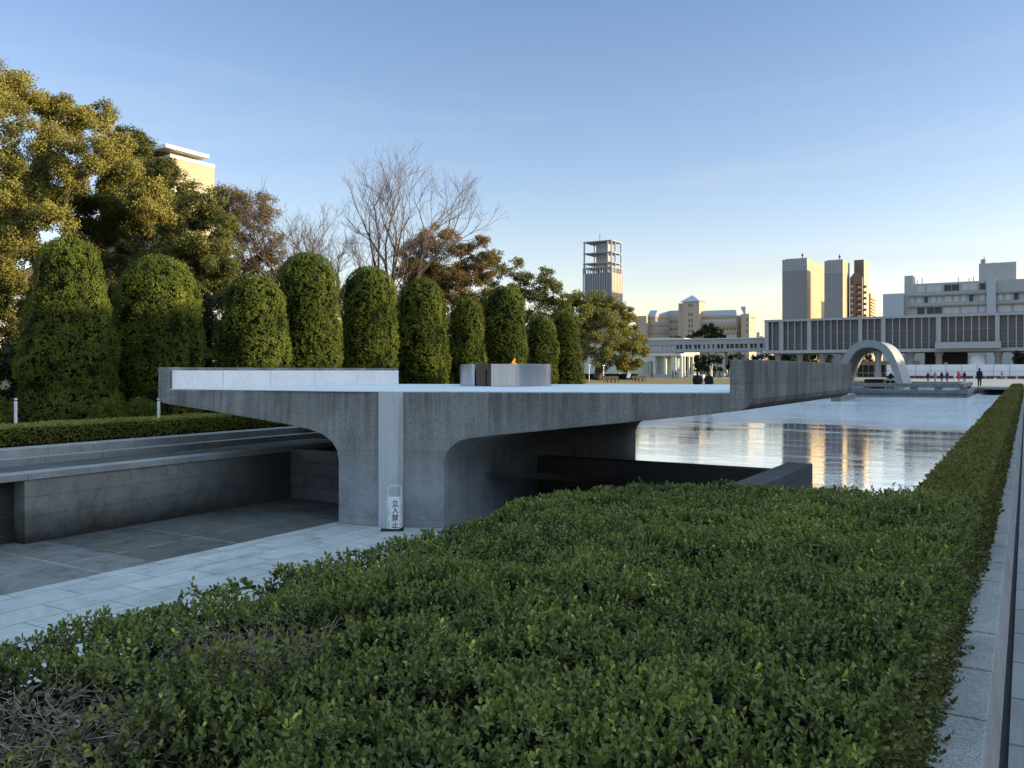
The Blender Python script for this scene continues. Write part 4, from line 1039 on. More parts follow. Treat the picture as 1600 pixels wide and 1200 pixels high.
g = MB(); g.tube([((x0 + x1) / 2, y0 + 3, zT), ((x0 + x1) / 2, y0 + 3, zT + 4)], .12, 6); g.build('mast', M['dark_metal'], tw)
# gridded railing at the lowest open floor
g = MB()
for k in range(25):
    x = x0 + (x1 - x0) * k / 24; g.box(x - .06, x + .06, y0 - .02, y0 + .08, zB + 3.1, zB + 5)
g.box(x0, x1, y0 - .02, y0 + .1, zB + 5, zB + 5.15); g.build('railing', M['tower_rib'], tw)

# hotel with a pyramid tower
d_ = 372.0
l0, t0_ = PD(1066, d_)
ho = bld('hotel', 'brown tiled hotel with a pyramid roofed tower behind the footbridge', loc=(l0, t0_ + 10, 0))
def hx(px, dt=0.0): return PT(px, t0_ + dt)[0]
def hz(py, px, dt=0.0): return Zd(py, PT(px, t0_ + dt)[1])
# left end block, wings as plan polygons, end block, tower
zl_ = hz(493, 1000); zr_ = hz(490, 1165)
g = MB(); g.box(hx(993, 3), hx(1010, 3), t0_ + 3, t0_ + 22, 0, zl_); g.build('end_block', M['hotel_wall'], ho)
le = hx(1010, 5)
wp = [(le, t0_ + 6), (hx(1024, 6), t0_ + 6), (hx(1045, 12), t0_ + 13), (hx(1068, 10), t0_ + 12), (hx(1068, 10), t0_ + 26), (le, t0_ + 26)]
zW = hz(494, 1024, 6)
g = MB(); g.prism(wp, 0, zW); g.build('wall', M['hotel_wall'], ho)
def grow_poly(p, e):
    c = Vector((sum(a for a, b in p) / len(p), sum(b for a, b in p) / len(p)))
    return [((a - c.x) * (1 + e) + c.x, (b - c.y) * (1 + e) + c.y) for a, b in p]
fl_h = 12.3 * d_ / F
for k in range(4):
    z = zW - .6 - k * fl_h
    g = MB(); g.prism(grow_poly(wp, .02), z - .5, z); g.build('floor_band', M['hotel_band'], ho)
g = MB(); rp = grow_poly(wp, .01); zR = hz(484.5, 1024, 6); top_ = grow_poly(wp, -.14)
n6 = len(rp)
g.add([(a, b, zW) for a, b in rp] + [(a, b, zR) for a, b in top_], [tuple(range(n6, 2 * n6))] + [(i, (i + 1) % n6, n6 + (i + 1) % n6, n6 + i) for i in range(n6)])
g.build('roof', M['slate'], ho)
# tower
xa, xb = hx(1067), hx(1092.5); zt1 = hz(471, 1080)
g = MB(); g.box(xa, xb, t0_, t0_ + 8, 0, zt1); g.box(hx(1060, 1.2), xa, t0_ + 1.2, t0_ + 7, 0, zt1 - .5); g.build('stair_tower', M['hotel_wall'], ho)
ap = ((xa + xb) / 2 - .8, t0_ + 4, hz(460, 1077))
g = MB(); e = .4; g.add([(hx(1063), t0_ - e, zt1), (xb + e, t0_ - e, zt1), (xb + e, t0_ + 8 + e, zt1), (hx(1063), t0_ + 8 + e, zt1), ap], [(0, 1, 4), (1, 2, 4), (2, 3, 4), (3, 0, 4), (3, 2, 1, 0)]); g.build('pyramid_roof', M['slate'], ho)
for yy in (477, 491.5, 501, 509, 517, 525):
    for px in (1077, 1081.3):
        x, z = FP(px, yy, t0_); g = MB(); g.box(x - .38, x + .38, t0_ - .04, t0_ + .2, z - .7, z + .7); g.build('window', M['glass_brown'], ho)
# right wing
wr_ = [(hx(1093, 2), t0_ + 3), (hx(1150, 3), t0_ + 4), (hx(1158, 5), t0_ + 7), (hx(1158, 5), t0_ + 22), (hx(1093, 2), t0_ + 22)]
zW2 = hz(492, 1125)
g = MB(); g.prism(wr_, 0, zW2); g.build('wall', M['hotel_wall'], ho)
for k in range(4):
    z = zW2 - .6 - k * fl_h
    g = MB(); g.prism(grow_poly(wr_, .02), z - .5, z); g.build('floor_band', M['hotel_band'], ho)
rp = grow_poly(wr_, .01); top_ = grow_poly(wr_, -.12); zR2 = hz(483, 1140); n6 = len(rp)
g = MB(); g.add([(a, b, zW2) for a, b in rp] + [(a, b, zR2) for a, b in top_], [tuple(range(n6, 2 * n6))] + [(i, (i + 1) % n6, n6 + (i + 1) % n6, n6 + i) for i in range(n6)]); g.build('roof', M['slate'], ho)
xe0 = hx(1158, 1); xe1 = hx(1170.5, 1); ty, _ = PL(1181.5, xe1)
g = MB(); g.box(xe0, xe1, t0_ + 1, ty, 0, zr_); g.build('end_block', M['hotel_wall'], ho)
for yy in (499, 508, 517):
    x, z = FP(1167, yy, t0_ + 1); g = MB(); g.box(x - .3, x + .3, t0_ + .95, t0_ + 1.3, z - .6, z + .6); g.build('window', M['glass_brown'], ho)
for k in range(4):
    yy_ = t0_ + 1 + (ty - t0_ - 1) * (.25 + .17 * k); z = zr_ - 1.6; g = MB(); g.box(xe1 - .2, xe1 + .05, yy_ - .35, yy_ + .35, z - .5, z + .5); g.build('window', M['glass_brown'], ho)
# ribbon windows of the wings
def ribbon(a, b, z0, z1, n, parent, mat, out=.06):
    a = Vector((a[0], a[1])); b = Vector((b[0], b[1])); dv = b - a; nm = Vector((dv.y, -dv.x)).normalized() * out
    for k in range(n):
        p = a + dv * ((k + .14) / n); q = a + dv * ((k + .86) / n)
        m_ = MB(); m_.prism([(p.x + nm.x, p.y + nm.y), (q.x + nm.x, q.y + nm.y), (q.x, q.y), (p.x, p.y)], z0, z1); m_.build('window', mat, parent)
for k in range(4):
    z1 = zW - 1.7 - k * fl_h
    ribbon(wp[1], wp[2], z1 - 1.3, z1, 3, ho, M['glass_win']); ribbon(wp[2], wp[3], z1 - 1.3, z1, 4, ho, M['glass_brown'])
    z1 = zW2 - 1.7 - k * fl_h
    ribbon(wr_[0], wr_[1], z1 - 1.3, z1, 10, ho, M['glass_brown'] if k % 2 else M['glass_win'])
g = MB(); x, z = FP(1161.5, 481, t0_ + 10); g.box(x - 1, x + 1, t0_ + 10, t0_ + 12, z - 2.5, z + .6); g.build('roof_box', M['block_grey'], ho)

# tiny distant block left of the museum
x0, x1, y0, y1 = corner_box(1182, 1187, 1189, 900)
g = MB(); g.box(x0, x1, y0, y1, 0, Zd(519, 900)); x3, x4, y3, y4 = corner_box(1188, 1192, 1193, 900); g.box(x3, x4, y3, y4, 0, Zd(525, 900))
tag(g.build('distant_block', M['block_blue'], None), 'tiny pale distant block between the hotel and the museum', 'building')

# pair of ribbed towers
def ribbed(px_l, px_c, px_r, d, yt, label, chamfer_px):
    x0, x1, y0, y1 = corner_box(px_l, px_c, px_r, d)
    r0 = bld('ribbed_tower', label, 'tower block', ((x0 + x1) / 2, (y0 + y1) / 2, 0))
    z = Zd(yt, d)
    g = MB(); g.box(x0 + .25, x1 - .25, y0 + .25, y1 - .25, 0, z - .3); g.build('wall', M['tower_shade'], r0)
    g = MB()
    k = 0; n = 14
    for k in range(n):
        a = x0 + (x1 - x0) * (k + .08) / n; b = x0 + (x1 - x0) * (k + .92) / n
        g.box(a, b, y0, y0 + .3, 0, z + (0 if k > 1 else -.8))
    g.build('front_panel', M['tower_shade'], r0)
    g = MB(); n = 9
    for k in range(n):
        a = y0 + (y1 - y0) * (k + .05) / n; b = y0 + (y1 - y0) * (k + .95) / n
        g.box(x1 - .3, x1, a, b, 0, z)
    g.build('side_panel', M['tan_sunlit'], r0)  # sunward side painted lighter and warmer than the shaded front
    zc = z - 5.5
    g = MB(); g.box(x0 - .05, x1 + .05, y0 - .06, y1 + .05, zc - .35, zc); g.build('cornice', M['tower_grey'], r0)
    g = MB(); n = 14
    for k in range(n):
        a = x0 + (x1 - x0) * (k + .1) / n; b = x0 + (x1 - x0) * (k + .9) / n
        g.box(a, b, y0 - .05, y0, zc + .25, z - .3)
    g.build('crown_panel', M['tower_rib'], r0)
    g = MB(); xm = x0 + (x1 - x0) * .78; g.tube([(xm, y0 + 2, z), (xm, y0 + 2, z + 2.6)], .2, 6); g.box(xm - .5, xm + .5, y0 + 1.7, y0 + 2.3, z + 1.2, z + 1.7); g.build('antenna', M['dark_metal'], r0)
    return r0
ribbed(1222, 1261, 1291, 405, 402.5, 'broader left one of the two ribbed towers with a sunlit right side', 1252)
ribbed(1288, 1317, 1327.5, 385, 405, 'narrower right one of the two ribbed towers', 1310)

# brown apartment block with balconies
x0, x1, y0, y1 = corner_box(1334.5, 1349.5, 1357, 395); d_ = 395
ap_ = bld('apartment_block', 'narrow brown tiled apartment block with stacked balconies beside the ribbed towers', loc=((x0 + x1) / 2, (y0 + y1) / 2, 0))
g = MB(); g.box(x0, x1, y0, y1, 0, Zd(405.5, d_)); g.build('wall', M['brown_tile'], ap_)
g = MB(); g.box(x1, x1 + .08, y0 + .3, y1, 0, Zd(405.5, d_)); g.build('sunlit_side', M['tan_sunlit'], ap_)  # sunlight on the brown side laid on as a thin tan skin
xw0 = PT(1328, y0 - 3)[0]; xw1 = PT(1347, y0 - 3)[0]
zw = Zd(434, d_)
g = MB(); g.add([(xw0, y0 - 3, 0), (xw1, y0 - 3, 0), (xw1, y0 - 3, Zd(434, d_)), (xw0 + 2.2, y0 - 3, Zd(425, d_)), (xw0, y0 - 3, Zd(434, d_)),
                 (xw0, y0, 0), (xw1, y0, 0), (xw1, y0, Zd(434, d_)), (xw0 + 2.2, y0, Zd(425, d_)), (xw0, y0, Zd(434, d_))], [(0, 1, 2, 3, 4), (9, 8, 7, 6, 5), (0, 5, 6, 1), (1, 6, 7, 2), (2, 7, 8, 3), (3, 8, 9, 4), (4, 9, 5, 0)])
g.build('front_bay', M['brown_tile'], ap_)
for k in range(9):
    z = Zd(447 + k * 9, d_)
    if z < 3: break
    g = MB(); g.box(xw0 + 2.6, xw1 - .4, y0 - 3.05, y0 - 2.9, z - .9, z + .9); g.build('balcony_opening', M['museum_dark'], ap_)
    g = MB(); g.box(xw0 + 3.4, xw1 - .6, y0 - 3.5, y0 - 3.05, z - 1.0, z - .2); g.build('balcony', M['tan_sunlit'], ap_)
    g = MB(); g.box(x1 + .08, x1 + 1.1, y0 + .2, y0 + 1.6, z - .8, z + .3); g.build('side_balcony', M['brown_tile'], ap_)
    g = MB(); g.box(xw0 + .3, xw0 + 1.4, y0 - 3.05, y0 - 2.95, z - .6, z + .3); g.build('window', M['glass_win'], ap_)
x0, x1, y0, y1 = corner_box(1357.5, 1360.5, 1368, 430)
g = MB(); g.box(x0, x1, y0, y1, 0, Zd(458, 430))
for k in range(9): g.box(x1, x1 + .7, y0 + .5, y1 - 1, Zd(466 + k * 5, 430) - .5, Zd(466 + k * 5, 430))
tag(g.build('slim_block', M['tan_sunlit'], None), 'slim sunlit block just right of the brown apartment block', 'building')

# long grey office block on the right
tR = 318.0
ob = bld('office_block', 'long grey office block with ribbon windows rising above the museum at right', loc=(PT(1500, tR)[0], tR + 12, 0))
xa = PT(1413, tR)[0]; xb = PT(1640, tR)[0]; dA = PT(1413, tR)[1]
zr0 = Zd(444.5, dA)
g = MB(); g.box(xa, xb, tR, tR + 25, 0, zr0); g.build('wall', M['block_grey'], ob)
x, z = FP(1413, 431, tR); g = MB(); g.box(x, PT(1426, tR)[0], tR + .3, tR + 8, zr0, z); g.build('roof_house', M['block_grey'], ob)
xp0, zp = FP(1529.5, 412, tR + 6); g = MB(); g.box(xp0, PT(1588, tR + 6)[0], tR + 6, tR + 18, zr0, zp); g.build('roof_house', M['block_grey'], ob)
xs0, zs = FP(1541.5, 435.5, tR - 1); g = MB(); g.box(xs0, PT(1556, tR - 1)[0], tR - 1, tR, 0, zs); g.build('white_shaft', M['block_blue'], ob)
xl0, zl0 = FP(1379.5, 459.5, tR - 2); g = MB(); g.box(xl0, xa - .02, tR - 2, tR + 12, 0, zl0); g.build('annex', M['block_blue'], ob)
for yl in (463, 479.5):
    z = Zd(yl, dA); g = MB(); g.box(xa + 1.5, xs0 - .05, tR - .7, tR, z - .35, z + .15); g.build('ledge', M['kerb_grey'], ob)
    g = MB(); g.box(PT(1556.5, tR - 1)[0], xb, tR - .7, tR, z - .35, z + .15); g.build('ledge', M['kerb_grey'], ob)
for row, yc in enumerate((453, 470, 487)):
    zc = Zd(yc, dA)
    segs = ((1433, 1445), (1448, 1472), (1475, 1499), (1502, 1527), (1530, 1540), (1560, 1580), (1584, 1600)) if row != 1 else ((1423, 1428), (1433, 1440), (1444, 1450), (1455, 1462), (1465, 1471), (1476, 1487), (1491, 1498), (1502, 1509), (1514, 1521), (1531, 1539), (1560, 1567), (1571, 1580), (1584, 1592))
    if row == 0: segs = segs[:5]
    for a, b in segs:
        x_a, x_b = PT(a, tR)[0], PT(b, tR)[0]
        g = MB(); g.box(x_a, x_b, tR - .05, tR + .1, zc - 1.1, zc + 1.1); wdw = g.build('window', M['glass_win'] if (a + row) % 5 else M['glass_dark'], ob)
        g = MB(); nn = max(1, int((x_b - x_a) / 2.0))
        for k in range(nn + 1):
            xx = x_a + (x_b - x_a) * k / nn; g.box(xx - .06, xx + .06, tR - .09, tR - .051, zc - 1.1, zc + 1.1)
        g.box(x_a, x_b, tR - .088, tR - .052, zc - 1.16, zc - 1.05); g.build('frame', M['block_grey'], wdw)
for px, yt in ((1431, 436), (1439, 432), (1496, 432), (1513, 433), (1520, 431), (1537, 399), (1552, 407)):
    x, z = FP(px, yt, tR + 4); zb_ = zp if px > 1529 and px < 1588 else zr0
    g = MB(); g.tube([(x, tR + 8, zb_), (x, tR + 8, z)], .12, 5); g.build('antenna', M['dark_metal'], ob)
x, z = FP(1536.5, 404.5, tR + 7); g = MB(); g.lathe([(.9, zp), (.9, z), (0, z + .2)], x, tR + 9, 12); g.build('vent_pipe', M['block_grey'], ob)

# ------------------------------------------------------------------ the museum on stilts
tM = 222.5
mu = bld('museum', 'long concrete museum on stilts with ribbed glass front beyond the pond', loc=(-11, tM + 9, 0))
xm0 = PT(1195.5, tM)[0]; xm1 = 36.0; dM = PT(1195.5, tM)[1]
zt, zb1, zb0 = Zd(500, dM), Zd(547.5, dM), Zd(552.3, dM)
zg0, zg1 = Zd(545.5, dM), Zd(503.5, dM)
g = MB(); g.box(xm0, xm1, tM + 1.6, tM + 18, zb1 + .1, zt - .3); g.build('body', M['museum_dark'], mu)
g = MB(); g.box(xm0 - .2, xm1, tM - .1, tM + 18.2, zt - .55, zt); g.build('roof_slab', M['museum_con'], mu)
g = MB(); g.box(xm0 - .2, xm1, tM - .1, tM + 18.2, zb0, zb1); g.build('floor_slab', M['museum_con'], mu)
g = MB(); g.box(xm0 - .15, xm0 + .15, tM, tM + 18, zb1 + .003, zt - .555); g.build('end_wall', M['museum_con'], mu)
piers = [1198, 1221, 1264.5, 1344, 1380.5, 1467, 1558.5]
fins = [1206.5, 1217.5, 1231, 1241.5, 1252, 1261.5, 1277.5, 1287.5, 1298, 1308, 1318, 1328.5, 1355.5, 1366, 1377, 1394.5, 1405.5, 1417, 1428, 1440, 1451.5, 1463, 1481.5, 1493.5, 1505.5, 1518, 1530, 1543, 1555.5, 1575, 1588]
xs_f = [PT(p, tM)[0] for p in fins]; xs_p = [PT(p, tM)[0] for p in piers]
xx = PT(1600, tM)[0]; k = 0
while xx < xm1 - 1:
    if k % 7 == 5: xs_p.append(xx)
    else: xs_f.append(xx)
    xx += 1.75; k += 1
for x in xs_f:
    g = MB(); g.box(x - .10, x + .10, tM + .05, tM + .75, zb1 + .003, zt - .553); g.build('fin', M['museum_fin'], mu)
for x in xs_p:
    g = MB(); g.box(x - .42, x + .42, tM + .02, tM + .9, zb1 + .003, zt - .553); g.build('pier', M['museum_con'], mu)
allx = sorted(xs_f + xs_p)
for a, b in zip([xm0 + .15] + allx, allx + [xm1]):
    g = MB(); j = random.uniform(-.03, .03); g.quad((a, tM + 1.1 + j, zb1 + .1), (b, tM + 1.1 - j, zb1 + .1), (b, tM + 1.1 - j + random.uniform(-.03, .03), zt - .5), (a, tM + 1.1 + j, zt - .5)); pn = g.build('glass_pane', M['glass_museum'], mu)
g = MB()
for zz_ in (zg0 + .35, zg0 + 1.1, (zg0 + zg1) / 2 + .6): g.box(xm0 + .2, xm1, tM + .95, tM + 1.05, zz_ - .05, zz_ + .05)
g.build('transom', M['museum_fin'], mu)
xb0, xb1 = PT(1461, tM - 2)[0], PT(1564, tM - 2)[0]; dB = PT(1500, tM - 2)[1]
g = MB(); g.box(xb0, xb1, tM - 2, tM - .12, Zd(544.3, dB), Zd(534.3, dB)); g.build('balcony', M['museum_con'], mu)
for px in (1216, 1250, 1285, 1320, 1372, 1423, 1467, 1560, 1611, 1650):
    for row in (3.5, 14.0):
        x = PT(px, tM + row)[0]
        g = MB(); g.lathe([(1.0, 0), (.75, 1.5), (.72, zb0 - 1.2), (1.1, zb0)], x, tM + row, 14); cm = g.build('stilt', M['museum_con'], mu, 0, True)
        cm.scale = (1, 1, 1)
# ground level glazing behind the stilts
g = MB(); xk0 = PT(1340, tM + 9)[0]; xk1 = PT(1437, tM + 9)[0]; g.box(xk0, xk1, tM + 9, tM + 13, 0, 3.0); ko = g.build('lobby', M['glass_dark'], mu)
g = MB(); z0_ = Zd(569, 218); g.box(xk0, xk1, tM + 8.8, tM + 9, 3.0, 4.0); g.box(xk0, xk1, tM + 8.8, tM + 9, .9, 1.1)
for k in range(12):
    x = xk0 + (xk1 - xk0) * k / 11; g.box(x - .07, x + .07, tM + 8.85, tM + 8.99, 0, 3)
g.build('lobby_frame', M['cream'], mu)
g = MB(); x0_, x1_ = PT(1445, tM + 12)[0], PT(1512, tM + 12)[0]; g.box(x0_, x1_, tM + 12, tM + 13, 0, zb0 - .02); g.build('back_wall', M['museum_dark'], mu)
g = MB(); xd, dd_ = PT(1527, tM + 1); g.lathe([(1.8, 0), (1.8, Zd(554.5, dd_)), (0, Zd(554.5, dd_) + .01)], xd, tM + 2, 32); g.build('drum', M['white_paint'], mu, 0, True)
g = MB(); xd2 = PT(1478, tM + 6)[0]; g.box(xd2 - .45, xd2 + .45, tM + 5.4, tM + 6, 0, 3.6); g.build('door_panel', M['cream'], mu)

# footbridge to the east wing and the glass pavilion
fbx0 = PT(1000, tM + 4)[0]; fbx1 = xm0 - .25; dF = PT(1190, tM + 4)[1]
fb = bld('footbridge', 'long grey covered footbridge joining the museum to the glass pavilion', 'footbridge', ((fbx0 + fbx1) / 2, tM + 6, 0))
zf1, zf0 = Zd(528.8, dF), Zd(549, dF); zw1, zw0 = Zd(536.8, dF), Zd(543.5, dF)
g = MB(); g.box(fbx0, fbx1, tM + 4, tM + 8, zf0, zw0); g.build('lower_panel', M['museum_con'], fb)
g = MB(); g.box(fbx0, fbx1, tM + 4, tM + 8, zw1, zf1); g.build('upper_panel', M['museum_con'], fb)
g = MB(); g.box(fbx0, fbx1, tM + 3.8, tM + 8.2, zf1 + .002, zf1 + .3); g.build('roof', M['cream_white'], fb)
g = MB(); g.box(fbx0, PT(1056, tM + 4)[0], tM + 4.3, tM + 7.7, zw0, zw1); g.build('frosted_glazing', M['cream_white'], fb)
g = MB(); g.box(PT(1056, tM + 4)[0], fbx1, tM + 6, tM + 6.2, zw0, zw1); g.build('glazing', M['glass_brown'], fb)
npst = 26
for k in range(npst + 1):
    x = PT(1014, tM + 4)[0] + (fbx1 - PT(1014, tM + 4)[0]) * k / npst
    g = MB(); ww = .16 if random.random() < .6 else .4; g.box(x - ww, x + ww, tM + 4.05, tM + 4.3, zw0, zw1); g.build('post', M['museum_con'], fb)
for px in (1128, 1060):
    x = PT(px, tM + 5)[0]; g = MB(); g.box(x - .85, x + .85, tM + 4.6, tM + 7.4, 0, zf0 - .003); g.build('pier', M['cream_white'], fb)
x = PT(1134.5, tM + 10)[0]; g = MB(); g.box(x - .5, x + .5, tM + 9, tM + 10.5, 0, zf0); g.build('pier', M['cream_white'], fb)
x0_, x1_ = PT(1008, tM + 16)[0], PT(1071, tM + 16)[0]; d2_ = PT(1040, tM + 16)[1]
ea = bld('east_wing', 'low white roofed museum wing behind the left end of the footbridge', 'building', ((x0_ + x1_) / 2, tM + 20, 0))
g = MB(); g.box(x0_ - 30, x1_ - .5, tM + 16, tM + 30, 0, Zd(530, d2_)); g.build('wall', M['cream_white'], ea)
g = MB(); g.add([(x0_ - 30, tM + 15, Zd(530, d2_)), (x1_, tM + 15, Zd(530.2, d2_)), (x1_, tM + 31, Zd(530.2, d2_)), (x0_ - 30, tM + 31, Zd(530, d2_)), (x0_ - 30, tM + 15, Zd(523, d2_)), (x1_, tM + 15, Zd(528.8, d2_)), (x1_, tM + 31, Zd(528.8, d2_)), (x0_ - 30, tM + 31, Zd(523, d2_))],
                [(3, 2, 1, 0), (4, 5, 6, 7), (0, 1, 5, 4), (1, 2, 6, 5), (2, 3, 7, 6), (3, 0, 4, 7)]); g.build('roof', M['cream_white'], ea)
# pavilion
dP = 192.0; lp, tp = PD(1064, dP)
pv = bld('glass_pavilion', 'cream columned glass entrance pavilion below the footbridge', 'pavilion', (lp - 4, tp + 4, 0))
xq0 = PT(1016, tp)[0]; ztop, zcan = Zd(552.3, dP), Zd(556.3, dP)
g = MB(); g.box(xq0, lp, tp, tp + 9, zcan, ztop); g.build('canopy', M['cream_white'], pv, .06)
for px in (1021, 1038, 1051.5, 1063):
    x = PT(px, tp)[0]; g = MB(); ww = .28 if px != 1051.5 else .5; g.box(x - ww, x + ww, tp + .3, tp + .9, 0, zcan - .002); g.build('column', M['cream_white'], pv)
for yy in (3, 6, 8.6):
    g = MB(); g.box(lp - .6, lp - .1, tp + yy - .25, tp + yy + .25, 0, zcan - .002); g.build('column', M['cream_white'], pv)
g = MB(); g.box(xq0 + .3, PT(1046, tp)[0], tp + 2.0, tp + 8, 0, zcan - .05); gl_ = g.build('glazing', M['glass_pale'], pv)
g = MB()
for k in range(6):
    x = xq0 + .3 + (PT(1046, tp)[0] - xq0 - .3) * k / 5; g.box(x - .05, x + .05, tp + 1.93, tp + 1.99, 0, zcan - .05)
g.build('glazing_bar', M['cream_white'], gl_)
cxp, cyp = PT(1006, tp + 3)[0], tp + 3
g = MB(); g.lathe([(2.6, 0), (2.6, 3.4)], cxp, cyp, 28); g.build('curved_glass', M['glass_pale'], pv)
g = MB(); g.lathe([(2.75, 3.4), (2.75, 3.9), (0, 3.95)], cxp, cyp, 28)
for k in range(14):
    a = 2 * math.pi * k / 14; g.box(cxp + 2.62 * math.cos(a) - .07, cxp + 2.62 * math.cos(a) + .07, cyp + 2.62 * math.sin(a) - .07, cyp + 2.62 * math.sin(a) + .07, 0, 3.4)
g.build('curved_frame', M['cream_white'], pv)
g = MB(); g.box(PT(985, tp)[0], PT(999, tp)[0], tp + 5, tp + 12, 0, 3.7); g.build('side_wall', M['cream'], pv)
g = MB(); g.box(xq0 - 1, PT(1052, tp - 1)[0], tp - 1.2, tp - .9, 0, .75); g.build('low_wall', M['museum_con'], pv)
g = MB(); x, t_ = PD(1080, 178); g.box(x - .8, x + 2.6, t_, t_ + 1.2, 0, .75); tag(g.build('stone_block', M['cream_white'], None, .03), 'pale sunlit stone block on the lawn right of the pavilion', 'block')

# white site hoarding with a maroon foot
d0h = 168.0; th = PD(1500, d0h)[1]
hb = bld('site_hoarding', 'long white site hoarding with a dark maroon foot in front of the museum', 'hoarding', (-18, th, 0))
xh0, xh1 = PT(1385, th)[0], 22.0; dh = PT(1500, th)[1]; zh1 = Zd(569.5, PT(1500, th)[1]); zhm = Zd(588.5, dh)
n_h = 17
for k in range(n_h):
    a = xh0 + (xh1 - xh0) * k / n_h; b = xh0 + (xh1 - xh0) * (k + 1) / n_h
    g = MB(); g.box(a + .02, b - .02, th, th + .06, .55, zh1 + random.uniform(-.02, .02)); g.build('panel', M['hoarding'], hb)
    g = MB(); g.box(a - .035, a + .035, th - .05, th - .002, 0, zh1 + .05); g.build('post', M['grey_metal'], hb)
g = MB(); g.box(xh0, xh1, th - .03, th - .003, 1.48, 1.53); g.build('rail', M['grey_metal'], hb)
for k in range(26):
    a = xh0 + (xh1 - xh0) * k / 26; b = a + (xh1 - xh0) / 26 * random.choice((.78, .9, .95))
    g = MB(); g.box(a, b, th - .5, th - .2, 0, .52); g.build('barrier_foot', M['maroon'], hb)

# ------------------------------------------------------------------ the cenotaph
tC = P(1400, 619.5, WATER)[1]
cr = PT(1511, tC)[0]; tCb, _ = PL(1527, cr)
cl_ = 2 * PT(1358, tC)[0] - cr - 1.0
ce = bld('cenotaph_terrace', 'low granite terrace with a stone bench rail standing in the far end of the pond', 'terrace', ((cl_ + cr) / 2, (tC + tCb) / 2, WATER))
dC = PT(1450, tC)[1]; zf = Zd(609.8, dC)
g = MB(); g.box(cl_, cr, tC, tC + 15.9, WATER - .4, zf - .3); g.build('base', M['granite_low'], ce, .02)
g = MB(); g.box(cl_ - .06, cr + .06, tC - .06, tC + 15.95, zf - .298, zf); g.build('floor', M['granite_low'], ce, .02)
g = MB(); zr1, zr2 = zf + .24, zf + .56
g.box(cl_ + .3, cr - .25, tC + .25, tC + .75, zr1, zr2); g.build('bench_rail', M['granite_low'], ce, .02)
g = MB(); g.box(cr - .75, cr - .25, tC + .752, tC + 14, zr1, zr2); g.build('bench_rail', M['granite_low'], ce, .02)
g = MB(); g.box(cl_ + .3, cr - .752, tC + 13.4, tC + 14, zr1, zr2); g.build('bench_rail', M['granite_low'], ce, .02)
x = cl_ + .8
while x < cr:
    g = MB(); g.box(x - .28, x + .28, tC + .33, tC + .68, zf + .003, zr1 - .002); g.build('bench_block', M['granite_low'], ce); x += 1.85
for yy in (3.5, 6.5, 9.5, 12.5):
    g = MB(); g.box(cr - .68, cr - .32, tC + yy - .28, tC + yy + .28, zf + .003, zr1 - .002); g.build('bench_block', M['granite_low'], ce)

ta_ = tC + 3.2; tb_ = ta_ + 6.4
Wd = (PT(1414, ta_)[0] - PT(1357, ta_)[0]); xc = PT(1357, ta_)[0]; dA_ = PT(1357, ta_)[1]
Hh = Zd(531.5, dA_) - zf
prof = [(0, 1), (.16, .992), (.33, .955), (.48, .885), (.61, .78), (.73, .62), (.83, .42), (.92, .2), (1, 0)]
def smooth_prof(p, n):
    q = [(-a, b) for a, b in p[:0:-1]] + p
    out = []
    for i in range(len(q) - 1):
        p0, p1, p2, p3 = q[max(i - 1, 0)], q[i], q[i + 1], q[min(i + 2, len(q) - 1)]
        for k in range(n):
            t = k / n
            out.append(tuple(.5 * (2 * p1[j] + (p2[j] - p0[j]) * t + (2 * p0[j] - 5 * p1[j] + 4 * p2[j] - p3[j]) * t * t + (3 * p1[j] - p0[j] - 3 * p2[j] + p3[j]) * t ** 3) for j in (0, 1)))
    return out + [q[-1]]
oc = smooth_prof(prof, 4); n = len(oc); ns = 9
vs = []; fs = []
th_ = .62
for s_ in range(ns):
    u = s_ / (ns - 1); yy = ta_ + (tb_ - ta_) * u; dip = 1 - .075 * (1 - (2 * u - 1) ** 2); wd = 1 - .04 * (1 - (2 * u - 1) ** 2)
    for (a, b) in oc: vs.append((xc + a * Wd * wd, yy, zf + b * Hh * dip))
    for i, (a, b) in enumerate(oc):
        p, q = oc[max(i - 1, 0)], oc[min(i + 1, n - 1)]
        tx, tz = (q[0] - p[0]) * Wd, (q[1] - p[1]) * Hh; l_ = math.hypot(tx, tz); nx, nz = tz / l_, -tx / l_
        tk = th_ * (1.05 - .25 * (1 - b))
        z_ = zf + b * Hh * dip + nz * tk
        vs.append((xc + a * Wd * wd + nx * tk, yy, max(z_, zf)))
m2n = 2 * n
for s_ in range(ns - 1):
    for i in range(n - 1):
        a = s_ * m2n + i; fs.append((a, a + 1, a + 1 + m2n, a + m2n)); a += n; fs.append((a, a + m2n, a + 1 + m2n, a + 1))
    for i in (0, n - 1):
        a = s_ * m2n + i; fs.append((a, a + m2n, a + n + m2n, a + n))
for s_ in (0, ns - 1):
    for i in range(n - 1):
        a = s_ * m2n + i; fs.append((a, a + 1, a + 1 + n, a + n))
g = MB(); g.add(vs, fs)
ar = g.build('arch', M['cenotaph'], None)
bm = bmesh.new(); bm.from_mesh(ar.data); bmesh.ops.recalc_face_normals(bm, faces=bm.faces); bm.to_mesh(ar.data); bm.free()
for p in ar.data.polygons: p.use_smooth = True
ar.data.set_sharp_from_angle(angle=R(40))
ar.name = 'memorial_arch'; tag(ar, 'pale concrete saddle shaped memorial arch standing on the granite terrace', 'arch')
xs0 = PT(1352, ta_ + 3)[0]; xs1 = PT(1379, ta_ + 3)[0]
g = MB(); g.box(xs0, xs1, ta_ + 2.4, ta_ + 5.0, zf + .003, zf + .85); tag(g.build('stone_chest', M['black_stone'], None, .03), 'dark stone chest lying under the arch', 'chest')
